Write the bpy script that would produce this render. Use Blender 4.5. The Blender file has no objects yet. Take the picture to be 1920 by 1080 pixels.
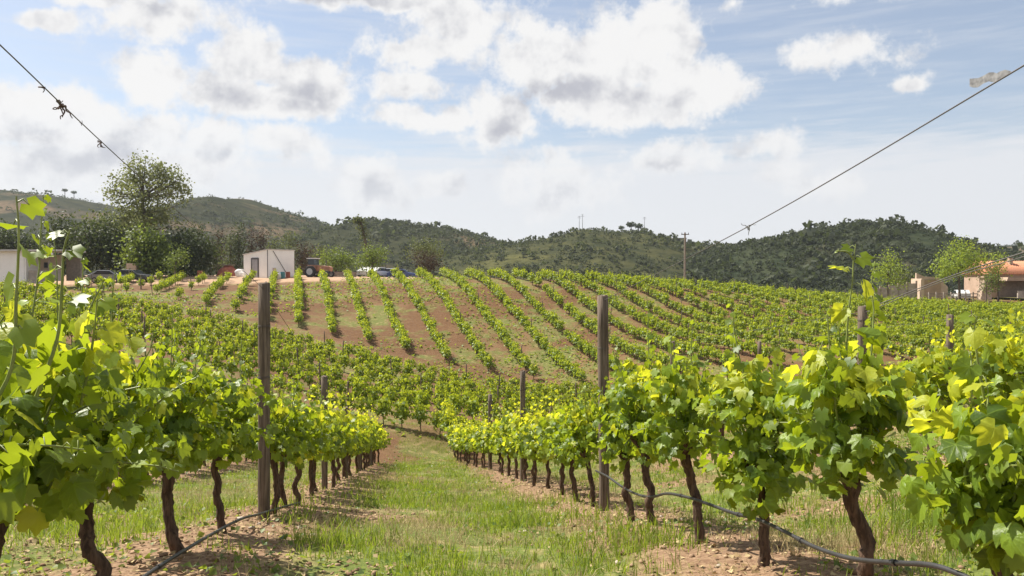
import bpy, math, random
import numpy as np
from mathutils import Matrix, Vector

sc = bpy.context.scene
COL = sc.collection
rad = math.radians
F = 1400.0          # focal length of the photograph in its own pixels (1920 wide)
CZ = 1.55           # lens height above the ground the photographer stands on
HZ = 520.0          # pixel row of the eye-level horizon

# ------------------------------------------------------------------ camera
cam_d = bpy.data.cameras.new('camera')
cam_d.sensor_width = 36.0
cam_d.lens = 36.0 * F / 1920.0
cam_d.clip_start = 0.05
cam_d.clip_end = 20000
cam = bpy.data.objects.new('camera', cam_d)
COL.objects.link(cam)
cam.location = (0, 0, CZ)
cam.rotation_euler = (math.pi / 2 - math.atan(20.0 / F), 0, 0)
sc.camera = cam

# ------------------------------------------------------------------ sun, sky, exposure
SUN_AZ, SUN_EL = -58.0, 52.0        # degrees from the view direction (negative = left), elevation
sd = bpy.data.lights.new('sun', 'SUN')
sd.energy = 5.0
sd.angle = rad(0.53)
sd.color = (1.0, 0.94, 0.84)
sun = bpy.data.objects.new('sun', sd)
COL.objects.link(sun)
tosun = Vector((math.sin(rad(SUN_AZ)) * math.cos(rad(SUN_EL)), math.cos(rad(SUN_AZ)) * math.cos(rad(SUN_EL)), math.sin(rad(SUN_EL))))
sun.rotation_euler = tosun.to_track_quat('Z', 'Y').to_euler()
sun.location = tosun * 300

world = bpy.data.worlds.new('World')
sc.world = world
world.use_nodes = True

vs = sc.view_settings
vs.view_transform = 'Standard'
vs.look = 'None'
vs.gamma = 1.0
vs.use_curve_mapping = False
vs.exposure = 0.86
sc.cycles.max_bounces = 6
sc.cycles.transparent_max_bounces = 6
sc.cycles.use_denoising = True


class NT:
    """small helper for wiring node trees"""
    def __init__(s, tree):
        s.t = tree
        s.n = tree.nodes
        s.l = tree.links

    def node(s, typ, **kw):
        n = s.n.new(typ)
        for k, v in kw.items():
            setattr(n, k, v)
        return n

    def put(s, sock, v):
        if v is None:
            return
        if isinstance(v, bpy.types.NodeSocket):
            s.l.new(v, sock)
        else:
            sock.default_value = v

    def math(s, op, a, b=None, c=None, clamp=False):
        n = s.node('ShaderNodeMath', operation=op)
        n.use_clamp = clamp
        s.put(n.inputs[0], a)
        s.put(n.inputs[1], b)
        s.put(n.inputs[2], c)
        return n.outputs[0]

    def vmath(s, op, a, b=None, out=0):
        n = s.node('ShaderNodeVectorMath', operation=op)
        s.put(n.inputs[0], a)
        s.put(n.inputs[1], b)
        return n.outputs['Value'] if out == 'v' else n.outputs[0]

    def noise(s, vec, scale, detail=4, rough=0.55, dist=0.0, col=False):
        n = s.node('ShaderNodeTexNoise')
        s.put(n.inputs['Vector'], vec)
        n.inputs['Scale'].default_value = scale
        n.inputs['Detail'].default_value = detail
        n.inputs['Roughness'].default_value = rough
        n.inputs['Distortion'].default_value = dist
        return n.outputs['Color' if col else 'Fac']

    def smooth(s, v, a, b, lo=0.0, hi=1.0):
        n = s.node('ShaderNodeMapRange', interpolation_type='SMOOTHSTEP')
        s.put(n.inputs['Value'], v)
        n.inputs['From Min'].default_value = a
        n.inputs['From Max'].default_value = b
        n.inputs['To Min'].default_value = lo
        n.inputs['To Max'].default_value = hi
        return n.outputs[0]

    def mix(s, fac, a, b, typ='MIX'):
        n = s.node('ShaderNodeMix', data_type='RGBA', blend_type=typ)
        s.put(n.inputs['Factor'], fac)
        for sock, v in ((n.inputs[6], a), (n.inputs[7], b)):
            if isinstance(v, (tuple, list)):
                v = tuple(v) + ((1.0,) if len(v) == 3 else ())
            s.put(sock, v)
        return n.outputs[2]


def build_sky():
    w = NT(world.node_tree)
    w.n.clear()
    out = w.node('ShaderNodeOutputWorld')
    sky = w.node('ShaderNodeTexSky')
    sky.sky_type = 'NISHITA'
    sky.sun_disc = False
    sky.sun_elevation = rad(SUN_EL)
    sky.sun_rotation = rad(SUN_AZ % 360)
    sky.altitude = 100
    sky.air_density = 1.0
    sky.dust_density = 1.2
    sky.ozone_density = 1.0
    bg1 = w.node('ShaderNodeBackground')
    bg1.inputs['Strength'].default_value = SKY_STRENGTH
    w.l.new(sky.outputs[0], bg1.inputs['Color'])

    # cloud density as a function of direction: (azimuth, elevation) in radians
    g = bpy.data.node_groups.new('cloud_density', 'ShaderNodeTree')
    g.interface.new_socket('Direction', in_out='INPUT', socket_type='NodeSocketVector')
    g.interface.new_socket('Density', in_out='OUTPUT', socket_type='NodeSocketFloat')
    g.interface.new_socket('Grey', in_out='OUTPUT', socket_type='NodeSocketFloat')
    g.interface.new_socket('Noise', in_out='OUTPUT', socket_type='NodeSocketFloat')
    k = NT(g)
    gi = k.node('NodeGroupInput')
    go = k.node('NodeGroupOutput')
    d = gi.outputs[0]
    sep = k.node('ShaderNodeSeparateXYZ')
    k.l.new(d, sep.inputs[0])
    az = k.math('ARCTAN2', sep.outputs[0], sep.outputs[1])
    el = k.math('ARCSINE', sep.outputs[2])
    ae = k.node('ShaderNodeCombineXYZ')
    k.l.new(az, ae.inputs[0])
    k.l.new(el, ae.inputs[1])
    # gently warp so that the heaps are not ellipses
    wv = k.noise(d, 9.0, 3, 0.55, col=True)
    wv = k.vmath('SUBTRACT', wv, (0.5, 0.5, 0.5))
    wv = k.vmath('MULTIPLY', wv, (0.07, 0.05, 0.0))
    p = k.vmath('ADD', ae.outputs[0], wv)
    field = None
    for (x, y, rx, ry, a) in CLOUDS:
        u, v = (x - 960) / F, (HZ - y) / F
        ca = math.atan(u)
        ce = math.atan(v * math.cos(ca))
        sx, sy = math.cos(ca) ** 2 * rx / F, math.cos(ca) * ry / F
        q = k.vmath('SUBTRACT', p, (ca, ce, 0))
        q = k.vmath('MULTIPLY', q, (1 / sx, 1 / sy, 0))
        m = k.math('SUBTRACT', 1.0, k.vmath('LENGTH', q, out='v'))
        m = k.math('MULTIPLY', m, a)
        field = m if field is None else k.math('MAXIMUM', field, m)
    field = k.math('MAXIMUM', field, -0.55)
    # the rest of the sky carries the same sort of scattered heaps
    big = k.noise(d, 2.6, 3, 0.5)
    away = k.math('ABSOLUTE', az)
    away = k.smooth(away, 0.66, 0.95)
    up = k.smooth(el, 0.42, 0.62)
    away = k.math('MAXIMUM', away, up)
    rest = k.math('MULTIPLY_ADD', big, 5.0, -2.55)
    rest = k.math('MULTIPLY', rest, away)
    rest = k.math('ADD', rest, k.math('MULTIPLY_ADD', away, 0.9, -0.9))
    field = k.math('MAXIMUM', field, rest)
    fine0 = k.noise(d, 17.0, 9, 0.66)
    fine = k.math('SUBTRACT', fine0, 0.5)
    mid = k.math('SUBTRACT', k.noise(d, 6.5, 2, 0.5), 0.5)
    field = k.math('MULTIPLY_ADD', mid, 0.85, k.math('ADD', field, 0.11))
    dens = k.math('MULTIPLY_ADD', fine, 2.3, field)
    k.l.new(dens, go.inputs[0])
    gf = None
    for (x, y, rx, ry) in GREYS:
        u, v = (x - 960) / F, (HZ - y) / F
        ca = math.atan(u)
        ce = math.atan(v * math.cos(ca))
        q = k.vmath('SUBTRACT', p, (ca, ce, 0))
        q = k.vmath('MULTIPLY', q, (F / (math.cos(ca) ** 2 * rx), F / (math.cos(ca) * ry), 0))
        m = k.vmath('LENGTH', q, out='v')
        gf = m if gf is None else k.math('MINIMUM', gf, m)
    gf = k.smooth(gf, 1.7, 0.0)
    under = k.math('MULTIPLY', k.smooth(big, 0.5, 0.68), away)
    k.l.new(k.math('MAXIMUM', gf, under), go.inputs[1])
    k.l.new(fine0, go.inputs[2])

    tc = w.node('ShaderNodeTexCoord')
    D = w.vmath('NORMALIZE', tc.outputs['Generated'])

    gn = w.node('ShaderNodeGroup')
    gn.node_tree = g
    w.l.new(D, gn.inputs[0])
    d0, grey, n0 = gn.outputs[0], gn.outputs[1], gn.outputs[2]
    spx = w.node('ShaderNodeSeparateXYZ')
    w.l.new(D, spx.inputs[0])
    spz = spx.outputs[2]
    # billows turned to the sun are lighter, undersides greyer
    na = w.noise(D, 11.0, 6, 0.55)
    nb = w.noise(w.vmath('ADD', D, (-0.010, 0.0, 0.016)), 11.0, 6, 0.55)
    relief = w.math('SUBTRACT', na, nb)
    mask = w.smooth(d0, -0.08, 0.42)
    mask = w.math('MULTIPLY', mask, w.smooth(spz, 0.09, 0.20, 0.5, 1.0))
    core = w.smooth(d0, 0.12, 0.7)
    lit = w.math('MULTIPLY_ADD', relief, 3.8, 0.84)
    lit = w.math('SUBTRACT', lit, w.math('MULTIPLY', w.math('MULTIPLY', grey, core), 0.62))
    lit = w.smooth(lit, -0.15, 0.95)
    ccol = w.mix(lit, (0.285, 0.29, 0.32), (0.505, 0.502, 0.50))
    # high thin veil low over the hills, in long streaks
    sp = w.node('ShaderNodeSeparateXYZ')
    w.l.new(D, sp.inputs[0])
    st = w.vmath('MULTIPLY', D, (1.4, 1.4, 16.0))
    sn = w.noise(st, 5.0, 5, 0.6)
    ev = w.math('MULTIPLY_ADD', w.math('SUBTRACT', sn, 0.5), 0.11, sp.outputs[2])
    veil = w.smooth(ev, 0.215, 0.13, 0.0, 0.92)
    wisp = w.smooth(sn, 0.35, 0.8, 0.22, 0.48)
    thin = w.math('MAXIMUM', veil, wisp)
    bgv = w.node('ShaderNodeBackground')
    bgv.inputs['Color'].default_value = (0.445, 0.452, 0.47, 1)
    bgv.inputs['Strength'].default_value = 1.0
    bgc = w.node('ShaderNodeBackground')
    w.l.new(ccol, bgc.inputs['Color'])
    bgc.inputs['Strength'].default_value = 1.0
    m1 = w.node('ShaderNodeMixShader')
    w.l.new(thin, m1.inputs[0])
    w.l.new(bg1.outputs[0], m1.inputs[1])
    w.l.new(bgv.outputs[0], m1.inputs[2])
    m2 = w.node('ShaderNodeMixShader')
    w.l.new(mask, m2.inputs[0])
    w.l.new(m1.outputs[0], m2.inputs[1])
    w.l.new(bgc.outputs[0], m2.inputs[2])
    w.l.new(m2.outputs[0], out.inputs['Surface'])


SKY_STRENGTH = 0.074
# heaps of cumulus: where the photograph shows them (pixel centre, half axes, weight)
CLOUDS = [
    (470, 110, 95, 62, 1.0), (300, 160, 105, 55, 0.9), (590, 155, 95, 62, 1.0), (460, 185, 220, 44, 1.0),
    (60, 215, 120, 70, 1.0), (190, 225, 150, 72, 1.0), (395, 290, 110, 80, 1.0), (130, 310, 190, 60, 0.8), (290, 255, 130, 70, 0.9),
    (290, 25, 135, 52, 0.9), (180, 0, 110, 20, 0.8), (95, 33, 36, 16, 0.8),
    (700, 0, 250, 26, 0.9), (840, 50, 110, 60, 0.9), (800, 105, 135, 46, 0.85),
    (1255, 55, 85, 72, 1.0), (1160, 115, 150, 80, 1.0), (1010, 115, 105, 80, 1.0), (1320, 170, 115, 50, 0.9), (1110, 180, 190, 52, 0.95),
    (1190, 215, 130, 34, 0.8), (940, 220, 85, 56, 0.85), (830, 225, 125, 24, 0.7), (780, 172, 110, 22, 0.6),
    (1590, 92, 105, 34, 0.62), (1700, 146, 46, 14, 0.55), (1620, -5, 130, 16, 0.6), (1360, 10, 40, 16, 0.45),
    (540, 275, 64, 38, 0.75), (1060, 345, 130, 62, 0.8), (1245, 295, 80, 48, 0.62), (1455, 270, 70, 26, 0.45), (1470, 325, 44, 18, 0.4),
    (705, 352, 56, 44, 0.62), (840, 347, 46, 18, 0.45), (1520, 350, 60, 14, 0.2),
]
# their flat grey undersides
GREYS = [(480, 192, 105, 24), (545, 168, 60, 20), (430, 315, 85, 48), (70, 245, 70, 30), (120, 300, 100, 32), (1080, 168, 130, 34), (1200, 135, 60, 20), (935, 248, 44, 34),
         (1070, 380, 110, 26), (705, 368, 40, 30), (640, 6, 200, 18), (290, 4, 90, 18), (1240, 318, 60, 18), (250, 290, 60, 24)]
build_sky()
world.cycles.sampling_method = 'NONE'

# ------------------------------------------------------------------ general helpers
def tag(o, label=None, cat=None, group=None, kind=None):
    if label: o['label'] = label
    if cat: o['category'] = cat
    if group: o['group'] = group
    if kind: o['kind'] = kind
    return o


def empty(name, loc, rz=0.0):
    o = bpy.data.objects.new(name, None)
    o.empty_display_size = 0.1
    COL.objects.link(o)
    o.location = loc
    o.rotation_euler = (0, 0, rz)
    return o


def mesh(name, V, T, mats=None, smooth=False, attrs=None, mat_idx=None):
    """mesh data from vertex and triangle (or quad) arrays"""
    V = np.asarray(V, np.float32)
    T = np.asarray(T, np.int32)
    n = T.shape[1]
    me = bpy.data.meshes.new(name)
    me.vertices.add(len(V))
    me.vertices.foreach_set('co', V.ravel())
    me.loops.add(T.size)
    me.loops.foreach_set('vertex_index', T.ravel())
    me.polygons.add(len(T))
    me.polygons.foreach_set('loop_start', np.arange(0, T.size, n, dtype=np.int32))
    if mat_idx is not None:
        me.polygons.foreach_set('material_index', np.asarray(mat_idx, np.int32))
    if smooth:
        me.polygons.foreach_set('use_smooth', np.ones(len(T), bool))
    for k, a in (attrs or {}).items():
        at = me.attributes.new(k, 'FLOAT', 'POINT')
        at.data.foreach_set('value', np.asarray(a, np.float32))
    for m in (mats if isinstance(mats, (list, tuple)) else [mats] if mats else []):
        me.materials.append(m)
    me.update(calc_edges=True)
    me.validate()
    return me


def obj(name, me, parent=None, mat4=None, loc=None):
    o = bpy.data.objects.new(name, me)
    COL.objects.link(o)
    if parent: o.parent = parent
    if mat4 is not None: o.matrix_basis = mat4
    if loc is not None: o.location = loc
    return o


class MB:
    """collects polygons of any kind into one mesh"""
    def __init__(s):
        s.v, s.f = [], []

    def poly(s, pts, faces):
        b = len(s.v)
        s.v += [tuple(p) for p in pts]
        s.f += [tuple(b + i for i in f) for f in faces]
        return s

    def box(s, c, h, rz=0.0):
        cx, cy, cz = c
        ca, sa = math.cos(rz), math.sin(rz)
        P = []
        for z in (-1, 1):
            for x, y in ((-1, -1), (1, -1), (1, 1), (-1, 1)):
                X, Y = x * h[0], y * h[1]
                P.append((cx + X * ca - Y * sa, cy + X * sa + Y * ca, cz + z * h[2]))
        return s.poly(P, [(3, 2, 1, 0), (4, 5, 6, 7), (0, 1, 5, 4), (1, 2, 6, 5), (2, 3, 7, 6), (3, 0, 4, 7)])

    def prism(s, prof, y0, y1):
        """extrude an (x, z) outline from y0 to y1"""
        n = len(prof)
        P = [(x, y0, z) for x, z in prof] + [(x, y1, z) for x, z in prof]
        fs = [tuple(range(n)), tuple(range(2 * n - 1, n - 1, -1))]
        fs += [(i, i + n, (i + 1) % n + n, (i + 1) % n) for i in range(n)]
        return s.poly(P, fs)

    def tube(s, pts, rads, n=8, cap=True):
        V, Q = tube(pts, rads, n)
        b = len(s.v)
        s.v += [tuple(p) for p in V]
        s.f += [tuple(int(b + i) for i in q) for q in Q]
        if cap:
            s.f.append(tuple(b + i for i in range(n))[::-1])
            m = len(V) - n
            s.f.append(tuple(b + m + i for i in range(n)))
        return s

    def build(s, name, mat, parent=None, smooth=False, bevel=0.0):
        me = bpy.data.meshes.new(name)
        me.from_pydata(s.v, [], s.f)
        if smooth:
            for p in me.polygons: p.use_smooth = True
        me.materials.append(mat)
        me.update()
        o = obj(name, me, parent)
        if bevel:
            m = o.modifiers.new('bevel', 'BEVEL')
            m.width = bevel
            m.segments = 2
            m.limit_method = 'ANGLE'
        return o


def tube(pts, rads, n=8, rng=None, rough=0.0):
    pts = np.asarray(pts, float)
    m = len(pts)
    rads = np.broadcast_to(np.asarray(rads, float), (m,))
    tan = np.gradient(pts, axis=0)
    tan /= np.linalg.norm(tan, axis=1)[:, None] + 1e-9
    ref = np.array([0, 0, 1.0]) if abs(tan[:, 2]).mean() < 0.8 else np.array([1.0, 0, 0])
    a = np.cross(tan, ref)
    a /= np.linalg.norm(a, axis=1)[:, None] + 1e-9
    b = np.cross(tan, a)
    th = np.linspace(0, 2 * np.pi, n, endpoint=False)
    r = np.repeat(rads[:, None], n, 1)
    if rng is not None and rough:
        r = r * (1 + rough * rng.standard_normal(r.shape))
    V = pts[:, None, :] + r[..., None] * (np.cos(th)[None, :, None] * a[:, None, :] + np.sin(th)[None, :, None] * b[:, None, :])
    i = np.arange(m - 1)[:, None] * n
    j = np.arange(n)[None, :]
    k = (j + 1) % n
    Q = np.stack([i + j, i + k, i + n + k, i + n + j], -1).reshape(-1, 4)
    return V.reshape(-1, 3), Q


def catmull(P, k=6):
    P = np.asarray(P, float)
    A = np.vstack([2 * P[0] - P[1], P, 2 * P[-1] - P[-2]])
    out = []
    for i in range(1, len(A) - 2):
        for t in np.linspace(0, 1, k, endpoint=False):
            p0, p1, p2, p3 = A[i - 1], A[i], A[i + 1], A[i + 2]
            out.append(0.5 * (2 * p1 + (p2 - p0) * t + (2 * p0 - 5 * p1 + 4 * p2 - p3) * t * t + (3 * p1 - p0 - 3 * p2 + p3) * t ** 3))
    out.append(P[-1])
    return np.array(out)


def vnoise(x, y, seed=0):
    x = np.asarray(x, float)
    y = np.asarray(y, float)
    xi, yi = np.floor(x).astype(np.int64), np.floor(y).astype(np.int64)
    fx, fy = x - xi, y - yi
    fx, fy = fx * fx * (3 - 2 * fx), fy * fy * (3 - 2 * fy)

    def h(a, b):
        n = (a * 374761393 + b * 668265263 + seed * 1442695041) & 0xffffffff
        n = ((n ^ (n >> 13)) * 1274126177) & 0xffffffff
        return ((n ^ (n >> 16)) & 0xffff) / 65535.0
    return (h(xi, yi) * (1 - fx) + h(xi + 1, yi) * fx) * (1 - fy) + (h(xi, yi + 1) * (1 - fx) + h(xi + 1, yi + 1) * fx) * fy


def fbm(x, y, seed=0, o=4):
    s, a, t = 0, 1.0, 0
    for i in range(o):
        s = s + a * vnoise(np.asarray(x) * 2 ** i, np.asarray(y) * 2 ** i, seed + i * 17)
        t += a
        a *= 0.5
    return s / t


def at(px, py, Y):
    """world point seen at a photograph pixel, at a known distance"""
    return np.array([(px - 960) / F * Y, Y, CZ - (py - HZ) / F * Y])


def smoothstep(a, b, x):
    t = np.clip((x - a) / (b - a), 0, 1)
    return t * t * (3 - 2 * t)


# ------------------------------------------------------------------ materials
def material(name):
    m = bpy.data.materials.new(name)
    m.use_nodes = True
    k = NT(m.node_tree)
    b = k.n['Principled BSDF']
    return m, k, b


def plain(name, col, rough=0.7, var=0.15, scale=4.0, bump=0.0, metal=0.0, bscale=None):
    """one colour with uneven tone and a little relief"""
    m, k, b = material(name)
    tc = k.node('ShaderNodeTexCoord')
    n = k.noise(tc.outputs['Object'], scale, 5, 0.6)
    f = k.smooth(n, 0.25, 0.75)
    k.l.new(k.mix(f, tuple(c * (1 - var) for c in col), tuple(min(1, c * (1 + var)) for c in col)), b.inputs['Base Color'])
    b.inputs['Roughness'].default_value = rough
    b.inputs['Metallic'].default_value = metal
    if bump:
        bp = k.node('ShaderNodeBump')
        bp.inputs['Strength'].default_value = bump
        bp.inputs['Distance'].default_value = 0.02
        k.l.new(k.noise(tc.outputs['Object'], bscale or scale * 6, 6, 0.65), bp.inputs['Height'])
        k.l.new(bp.outputs[0], b.inputs['Normal'])
    return m


def leafy(name, dark, light, trans, tw=0.5, rough=0.45, spec=0.5, vein=False, island=True):
    """leaf: reflecting upper side, light passing through the blade, tone varying from leaf to leaf"""
    m, k, b = material(name)
    oi = k.node('ShaderNodeObjectInfo')
    ge = k.node('ShaderNodeNewGeometry')
    r = oi.outputs['Random']
    if island:
        r = k.math('FRACT', k.math('ADD', r, ge.outputs['Random Per Island']))
    col = k.mix(r, dark, light)
    tr = k.mix(r, tuple(c * 0.72 for c in trans), trans)
    if vein:
        a = k.node('ShaderNodeAttribute', attribute_name='vein')
        v = k.math('POWER', a.outputs['Fac'], 9.0)
        v = k.math('MULTIPLY', v, 0.5)
        col = k.mix(v, col, tuple(min(1, c * 1.9) for c in light))
        tr = k.mix(v, tr, tuple(c * 0.55 for c in trans))
        tc = k.node('ShaderNodeTexCoord')
        bp = k.node('ShaderNodeBump')
        bp.inputs['Strength'].default_value = 0.35
        bp.inputs['Distance'].default_value = 0.004
        hn = k.noise(tc.outputs['Object'], 9.0, 3, 0.5)
        k.l.new(k.math('SUBTRACT', hn, a.outputs['Fac']), bp.inputs['Height'])
        k.l.new(bp.outputs[0], b.inputs['Normal'])
    k.l.new(col, b.inputs['Base Color'])
    b.inputs['Roughness'].default_value = rough
    b.inputs['Specular IOR Level'].default_value = spec
    t = k.node('ShaderNodeBsdfTranslucent')
    k.l.new(tr, t.inputs['Color'])
    mx = k.node('ShaderNodeMixShader')
    mx.inputs[0].default_value = tw
    k.l.new(b.outputs[0], mx.inputs[1])
    k.l.new(t.outputs[0], mx.inputs[2])
    k.l.new(mx.outputs[0], k.n['Material Output'].inputs['Surface'])
    return m


def grain(name, dark, light, scale, squash, bump, rough=0.9):
    """fibrous surface running up a post or a stem: cracks and strands stretched along z"""
    m, k, b = material(name)
    tc = k.node('ShaderNodeTexCoord')
    oi = k.node('ShaderNodeObjectInfo')
    v = k.vmath('MULTIPLY', tc.outputs['Object'], (1, 1, squash))
    v = k.vmath('ADD', v, oi.outputs['Location'])
    n = k.noise(v, scale, 6, 0.65, 0.4)
    n2 = k.noise(tc.outputs['Object'], 5.0, 4, 0.6)
    c = k.mix(k.smooth(n, 0.32, 0.68), dark, light)
    c = k.mix(k.smooth(n2, 0.4, 0.75, 0, 0.45), c, tuple(x * 0.6 for x in light))
    k.l.new(c, b.inputs['Base Color'])
    b.inputs['Roughness'].default_value = rough
    b.inputs['Specular IOR Level'].default_value = 0.2
    bp = k.node('ShaderNodeBump')
    bp.inputs['Strength'].default_value = bump
    bp.inputs['Distance'].default_value = 0.012
    k.l.new(n, bp.inputs['Height'])
    k.l.new(bp.outputs[0], b.inputs['Normal'])
    return m


M = {}
M['leaf'] = leafy('vine_leaf', (0.048, 0.100, 0.014), (0.215, 0.310, 0.030), (0.46, 0.57, 0.018), 0.45, 0.42, 0.40, vein=True)
M['leaf_young'] = leafy('young_vine_leaf', (0.24, 0.31, 0.025), (0.40, 0.44, 0.04), (0.84, 0.84, 0.04), 0.52, 0.45, 0.4, vein=True)
M['leaf_joined'] = leafy('vine_foliage', (0.050, 0.100, 0.014), (0.23, 0.315, 0.030), (0.48, 0.58, 0.025), 0.44, 0.45, 0.35)
M['leaf_young_joined'] = leafy('young_vine_foliage', (0.24, 0.31, 0.025), (0.40, 0.44, 0.04), (0.84, 0.84, 0.04), 0.52, 0.45, 0.4)
M['leaf_far'] = leafy('far_vine_foliage', (0.045, 0.088, 0.013), (0.23, 0.305, 0.034), (0.48, 0.58, 0.03), 0.40, 0.5, 0.4)
M['leaf_far_young'] = leafy('far_young_vine_foliage', (0.18, 0.24, 0.022), (0.34, 0.39, 0.038), (0.60, 0.66, 0.035), 0.45, 0.5, 0.3)
M['shoot'] = plain('green_shoot', (0.20, 0.24, 0.06), 0.5, 0.3, 8)
M['bark'] = grain('vine_bark', (0.045, 0.028, 0.020), (0.165, 0.105, 0.072), 55, 0.16, 1.0)
M['post'] = grain('weathered_wood', (0.078, 0.058, 0.044), (0.225, 0.175, 0.135), 60, 0.05, 0.8)
M['wire'] = plain('steel_wire', (0.11, 0.10, 0.095), 0.6, 0.2, 6, metal=0.2)
M['hose'] = plain('black_polythene', (0.035, 0.033, 0.035), 0.45, 0.3, 7)
M['tree_bark'] = plain('tree_bark', (0.11, 0.085, 0.065), 0.9, 0.3, 3, 0.6)
M['stone'] = plain('limestone', (0.48, 0.40, 0.32), 0.85, 0.25, 9, 0.5)

# ------------------------------------------------------------------ the lie of the land
KR = -0.124                       # near rows: x = lateral + KR * y
L1, R1, SP = -1.26, 1.75, 3.0     # lateral of the two rows beside the aisle, and the row spacing
KB = -0.286                       # rows on the facing slope: x = KB * y + 2.72 k


def near_h(y, lat):
    a, b = 1.05, np.where(y < 7, 0.55 + 0.247 * y, 2.28 + 0.218 * (y - 7))
    k = 0.25
    h = np.log(np.exp(a / k) + np.exp(b / k)) * k
    rise = np.interp(lat, [-12, -4, 2.2, 4.75, 7.75, 11, 16], [0.5, 0.1, 0.0, 0.5, 0.95, 1.35, 1.8])
    return -h + rise


def control_points():
    C = []
    for y in (-6, -2, 0, 2, 3.5, 5, 7, 9, 12, 15, 18, 21, 24):
        for lat in (-7, -4, -1.3, 1.7, 4.75, 7.75, 11):
            if y > 12 and lat < -4: continue
            C.append((lat + KR * y, y, float(near_h(y, lat))))
    pix = [  # pixel, distance
        (811, 804, 28), (700, 780, 30), (900, 800, 30), (1000, 790, 33), (600, 742, 33), (760, 770, 34), (850, 760, 38), (1000, 760, 40),
        (300, 650, 38), (100, 600, 46), (0, 640, 35), (200, 585, 55), (450, 640, 48), (600, 680, 46), (700, 690, 48),
        (710, 676, 53), (800, 694, 52), (880, 708, 51), (975, 724, 50), (1060, 724, 50), (1200, 702, 50), (1350, 672, 50), (1500, 655, 51), (1700, 650, 51), (1900, 655, 51),
        (913, 622, 62), (1100, 640, 60), (1346, 628, 60), (1582, 626, 60), (1800, 625, 60), (700, 605, 65), (873, 566, 70), (1100, 580, 70), (1300, 585, 70),
        (560, 627, 58), (430, 592, 62), (560, 568, 70), (430, 546, 75), (250, 546, 75), (100, 546, 70), (-200, 560, 60), (-100, 546, 80),
        (560, 527, 84), (700, 526, 82), (841, 527, 79), (1000, 530, 79), (1150, 538, 79), (1300, 546, 79), (1450, 558, 79), (1600, 572, 79), (1750, 582, 79), (1920, 590, 79), (2200, 600, 79),
        (430, 526, 88), (250, 524, 90), (505, 519, 92), (80, 524, 90), (-150, 524, 90), (600, 519, 95), (740, 521, 95), (300, 518, 110), (505, 517, 112), (80, 518, 112), (740, 521, 112),
        (900, 535, 100), (1200, 552, 100), (1500, 565, 100), (1740, 560, 108), (1880, 560, 108), (2200, 570, 108), (1740, 556, 125), (1880, 556, 125),
        (300, 516, 145), (700, 522, 145), (1100, 560, 145), (1500, 565, 145), (1900, 560, 145), (-200, 518, 145), (2300, 565, 145),
    ]
    for px, py, Y in pix:
        p = at(px, py, Y)
        C.append((p[0], p[1], p[2] - CZ))
    C += [(16, 25, -4.4), (25, 30, -4.6), (8, 28, -5.9), (14, 36, -6.2), (25, 42, -5.8), (40, 40, -4.6), (22, 14, -0.6), (32, 22, -2.4), (2, 28, -6.5), (-1, 25.5, -6.25),
          (-10, 14, -3.0), (-10, 22, -4.1), (-14, 28, -3.6), (-20, 18, -2.6), (-24, 26, -2.7), (-30, 40, -2.2), (-16, 5, -1.4), (-45, 60, -1.4), (50, 55, -4.6), (60, 70, -4.2)]
    return np.array(C)


CP = control_points()


def _tps_solve():
    n = len(CP)
    P = CP[:, :2] / 20.0
    d = np.linalg.norm(P[:, None] - P[None], axis=2)
    Kk = np.where(d > 0, d * d * np.log(d + 1e-12), 0) + np.eye(n) * 0.004
    A = np.zeros((n + 3, n + 3))
    A[:n, :n] = Kk
    A[:n, n] = 1
    A[:n, n + 1:] = P
    A[n, :n] = 1
    A[n + 1:, :n] = P.T
    b = np.zeros(n + 3)
    b[:n] = CP[:, 2]
    return np.linalg.solve(A, b)


_W = _tps_solve()


def ground(x, y, bumps=True):
    """height of the ground in world z"""
    x = np.asarray(x, float)
    y = np.asarray(y, float)
    sh = np.broadcast(x, y).shape
    xx = np.broadcast_to(x, sh).ravel()
    yy = np.broadcast_to(y, sh).ravel()
    out = np.empty(len(xx))
    P = CP[:, :2] / 20.0
    xc, yc = np.clip(xx, -75, 95), np.clip(yy, -6, 145)
    for s in range(0, len(xx), 20000):
        q = np.stack([xc[s:s + 20000], yc[s:s + 20000]], 1) / 20.0
        d = np.linalg.norm(q[:, None] - P[None], axis=2)
        U = np.where(d > 0, d * d * np.log(d + 1e-12), 0)
        out[s:s + 20000] = U @ _W[:-3] + _W[-3] + q @ _W[-2:]
    far = np.maximum(np.maximum(smoothstep(95, 260, np.abs(xx)), smoothstep(145, 300, yy)), smoothstep(8, 60, -yy))
    out = out * (1 - far) + (-7.0) * far
    if bumps:
        lat = xx - KR * yy
        out = out + (fbm(xx * 1.3, yy * 1.3, 5, 3) - 0.5) * 0.10
        ph = (lat - R1) / SP
        ph = np.abs(ph - np.round(ph)) * SP
        near = smoothstep(34, 24, yy)
        out = out + near * 0.05 * smoothstep(0.8, 0.1, ph)
        out = out + smoothstep(14, 6, yy) * (fbm(xx * 9, yy * 9, 9, 3) - 0.5) * 0.045
    return (out + CZ).reshape(sh)


def gz(x, y, bumps=True):
    return float(ground(np.array([x]), np.array([y]), bumps)[0])


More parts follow.
